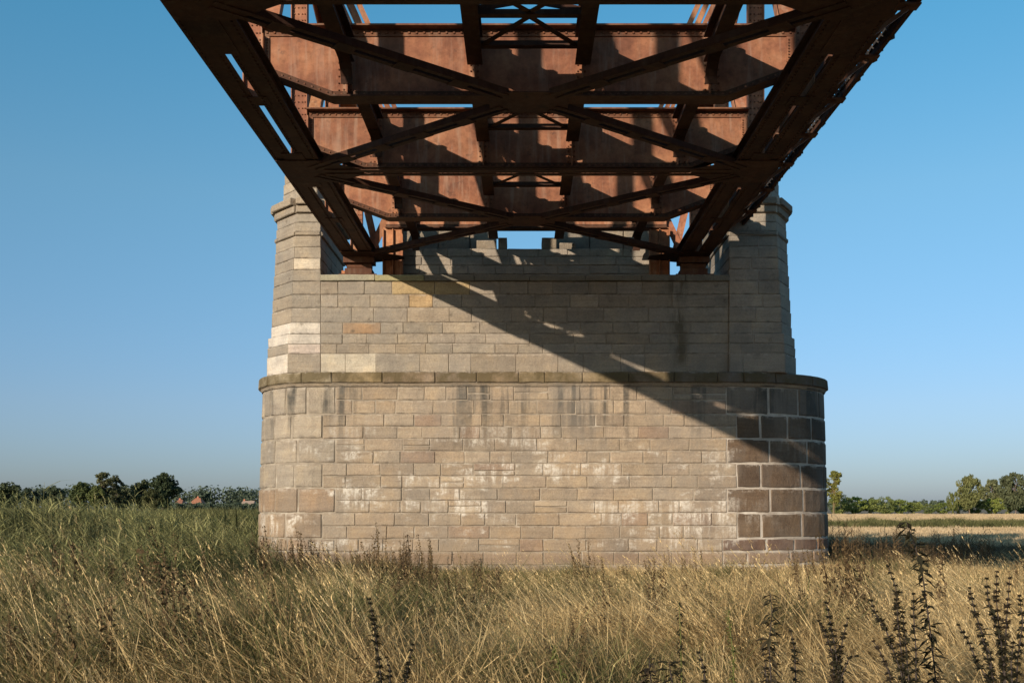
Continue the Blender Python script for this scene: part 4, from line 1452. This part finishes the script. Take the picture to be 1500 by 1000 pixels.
# ------------------------------------------------------------------ dark dead weeds in the foreground, each a plant of its own
WSTEM = mat_plain('dead_stem', (0.040, 0.028, 0.022), 8, 0.4)
WLEAF = mat_leaf('dead_whorls', [(0.022, 0.021, 0.012), (0.040, 0.036, 0.019), (0.070, 0.046, 0.028)], 0.15, 3.0)
WGREEN = mat_leaf('herb_leaves', [(0.10, 0.12, 0.03), (0.16, 0.17, 0.05), (0.20, 0.20, 0.06)], 0.3, 3.0)
def stalk(plant, pts, Y, kind, mat, r_):
    """pts: photo pixels from the tip down; the stem goes on to the soil"""
    P = [at(x, y, Y) for x, y in pts]
    last = P[-1]
    foot = Vector((last.x + (last.x - P[-2].x) * 0.4, Y + r_.uniform(-.05, .05), GZ))
    P = P + [foot]
    for q in P[:-1]:
        q.y += r_.uniform(-0.03, 0.03)
        q.x += r_.uniform(-0.008, 0.008)
    m = MB()
    n = len(P)
    m.tube([tuple(q) for q in P[::-1]], [0.0062 - 0.0042 * k / (n - 1) for k in range(n)], 5)
    st = m.build('stem', WSTEM if kind != 'green' else WGREEN, plant)
    # walk down the stem and set whorls
    m = MB()
    seg = [(a, b, (b - a).length) for a, b in zip(P, P[1:])]
    tot = sum(q[2] for q in seg)
    d = 0.004
    while d < tot * 0.93:
        q = d
        for a, b, L in seg:
            if q <= L: break
            q -= L
        c = a.lerp(b, q / L)
        f = d / tot
        if kind == 'whorl':
            rad = (0.013 + 0.017 * min(1, d / 0.25)) * r_.uniform(0.65, 1.3)
            for k in range(24):
                an = r_.uniform(0, 6.283)
                o = Vector((math.cos(an), math.sin(an), r_.uniform(-0.5, 0.7)))
                t = Vector((-math.sin(an), math.cos(an), 0)) * 0.008
                e = c + o * rad * r_.uniform(0.7, 1.25)
                mid = c + o * rad * 0.55
                m.add([c, mid - t + Vector((0, 0, 0.004)), e, mid + t], [(0, 1, 2, 3)])
            if f > 0.12 and r_.random() < 0.75:
                for k in range(2):
                    an = r_.uniform(0, 6.283)
                    o = Vector((math.cos(an), math.sin(an), r_.uniform(-0.9, 0.1))) * r_.uniform(0.03, 0.065)
                    t = Vector((-math.sin(an), math.cos(an), 0)) * r_.uniform(0.006, 0.012)
                    m.add([c, c + o * 0.5 - t, c + o, c + o * 0.5 + t + Vector((0, 0, 0.006))], [(0, 1, 2, 3)])
            d += r_.uniform(0.020, 0.050) + 0.012 * min(1, d)
        else:
            for k in range(3 if kind == 'leafy' else 4):
                an = r_.uniform(0, 6.283)
                ln = (r_.uniform(0.035, 0.095) if kind == 'leafy' else r_.uniform(0.02, 0.045))
                o = Vector((math.cos(an), math.sin(an), r_.uniform(-0.8, 0.5))) * ln
                t = Vector((-math.sin(an), math.cos(an), r_.uniform(-.3, .3))) * ln * r_.uniform(0.14, 0.26)
                drop = Vector((0, 0, -0.25 * ln))
                m.add([c, c + o * 0.5 - t, c + o + drop, c + o * 0.5 + t], [(0, 1, 2, 3)])
            d += r_.uniform(0.014, 0.03)
    lv = m.build('leaves', mat, st)
    lv['kind'] = 'stuff'

def weed(name, label, Y, stalks, kind='whorl', mat=None, seed=0):
    r_ = random.Random(900 + seed)
    f = at(stalks[0][-1][0], 742, Y)
    t = thing(name, label, 'weed', (f.x, Y, GZ), 'tall weeds in the foreground')
    for s in stalks:
        stalk(t, s, Y, kind, mat or WLEAF, r_)
weed('tall_weed', 'tallest dark leafy weed, its tip rising in front of the pale field', 6.0, [[(1326, 763), (1336, 792), (1348, 832), (1360, 880), (1366, 940), (1370, 1000)]], 'leafy', None, 1)
weed('tall_weed', 'dark weed of four knotted stalks left of the tallest leafy weed', 5.6, [[(1302, 828), (1308, 860), (1317, 920), (1324, 1000)], [(1276, 878), (1284, 900), (1300, 925), (1318, 985)], [(1337, 868), (1340, 900), (1342, 950), (1338, 1000)], [(1278, 938), (1290, 955), (1305, 990)], [(1320, 895), (1326, 930), (1330, 1000)]], 'whorl', None, 2)
weed('tall_weed', 'branching dark weed with forked top left of the four-stalked weed', 5.8, [[(1212, 882), (1217, 915), (1225, 950), (1230, 1000)], [(1243, 905), (1238, 925), (1230, 960), (1229, 1000)], [(1199, 908), (1212, 925), (1222, 960)], [(1256, 960), (1244, 962), (1232, 990)]], 'whorl', None, 3)
weed('tall_weed', 'single dark weed with drooping leaves in front of the pier foot', 6.4, [[(1131, 870), (1129, 900), (1127, 940), (1128, 1000)]], 'leafy', None, 4)
weed('tall_weed', 'thick clump of dark knotted stalks at the right edge', 5.5, [[(1444, 846), (1450, 880), (1462, 940), (1468, 1000)], [(1458, 836), (1464, 880), (1468, 940), (1470, 1000)], [(1476, 845), (1474, 885), (1470, 930), (1466, 1000)], [(1418, 860), (1428, 890), (1440, 930), (1456, 1000)], [(1407, 915), (1422, 940), (1436, 975), (1450, 1000)], [(1434, 930), (1446, 955), (1456, 1000)]], 'whorl', None, 5)
weed('tall_weed', 'dark stalk cut by the right edge of the photo', 5.3, [[(1496, 872), (1494, 910), (1490, 960), (1488, 1000)], [(1482, 940), (1480, 970), (1478, 1000)]], 'whorl', None, 6)
weed('tall_weed', 'short dark knotted stalk between the drooping weed and the forked weed', 5.6, [[(1158, 922), (1163, 950), (1168, 1000)]], 'whorl', None, 7)
weed('tall_weed', 'lone dark knotted stalk in the grass left of centre', 5.8, [[(541, 877), (546, 905), (551, 945), (556, 1000)], [(566, 962), (570, 980), (572, 1000)], [(604, 942), (600, 970), (596, 1000)]], 'whorl', None, 8)
weed('tall_weed', 'slender brownish stalk below the right half of the pier front', 6.6, [[(993, 880), (995, 920), (998, 975)]], 'green', WLEAF, 9)
weed('tall_weed', 'yellow-green feathery weed right of the slender brown stalk', 6.8, [[(1066, 892), (1070, 920), (1073, 960)]], 'green', WGREEN, 10)
weed('tall_weed', 'small dark weed low at the bottom edge right of centre', 5.2, [[(950, 965), (953, 985), (955, 1000)], [(980, 968), (982, 985), (984, 1000)]], 'leafy', None, 11)
weed('tall_weed', 'small olive weed low at the bottom edge near centre', 5.4, [[(812, 945), (818, 970), (826, 1000)]], 'green', WGREEN, 12)
weed('tall_weed', 'short dark knotted stalk just left of the drooping weed foot', 5.2, [[(1121, 966), (1122, 985), (1123, 1000)], [(1026, 955), (1030, 980), (1032, 1000)]], 'whorl', None, 13)

# ------------------------------------------------------------------ lift the whole place so that the soil lies at height zero
for o in list(scene.objects):
    if o.parent is None and o.type != 'LIGHT':
        o.location.z += EYE
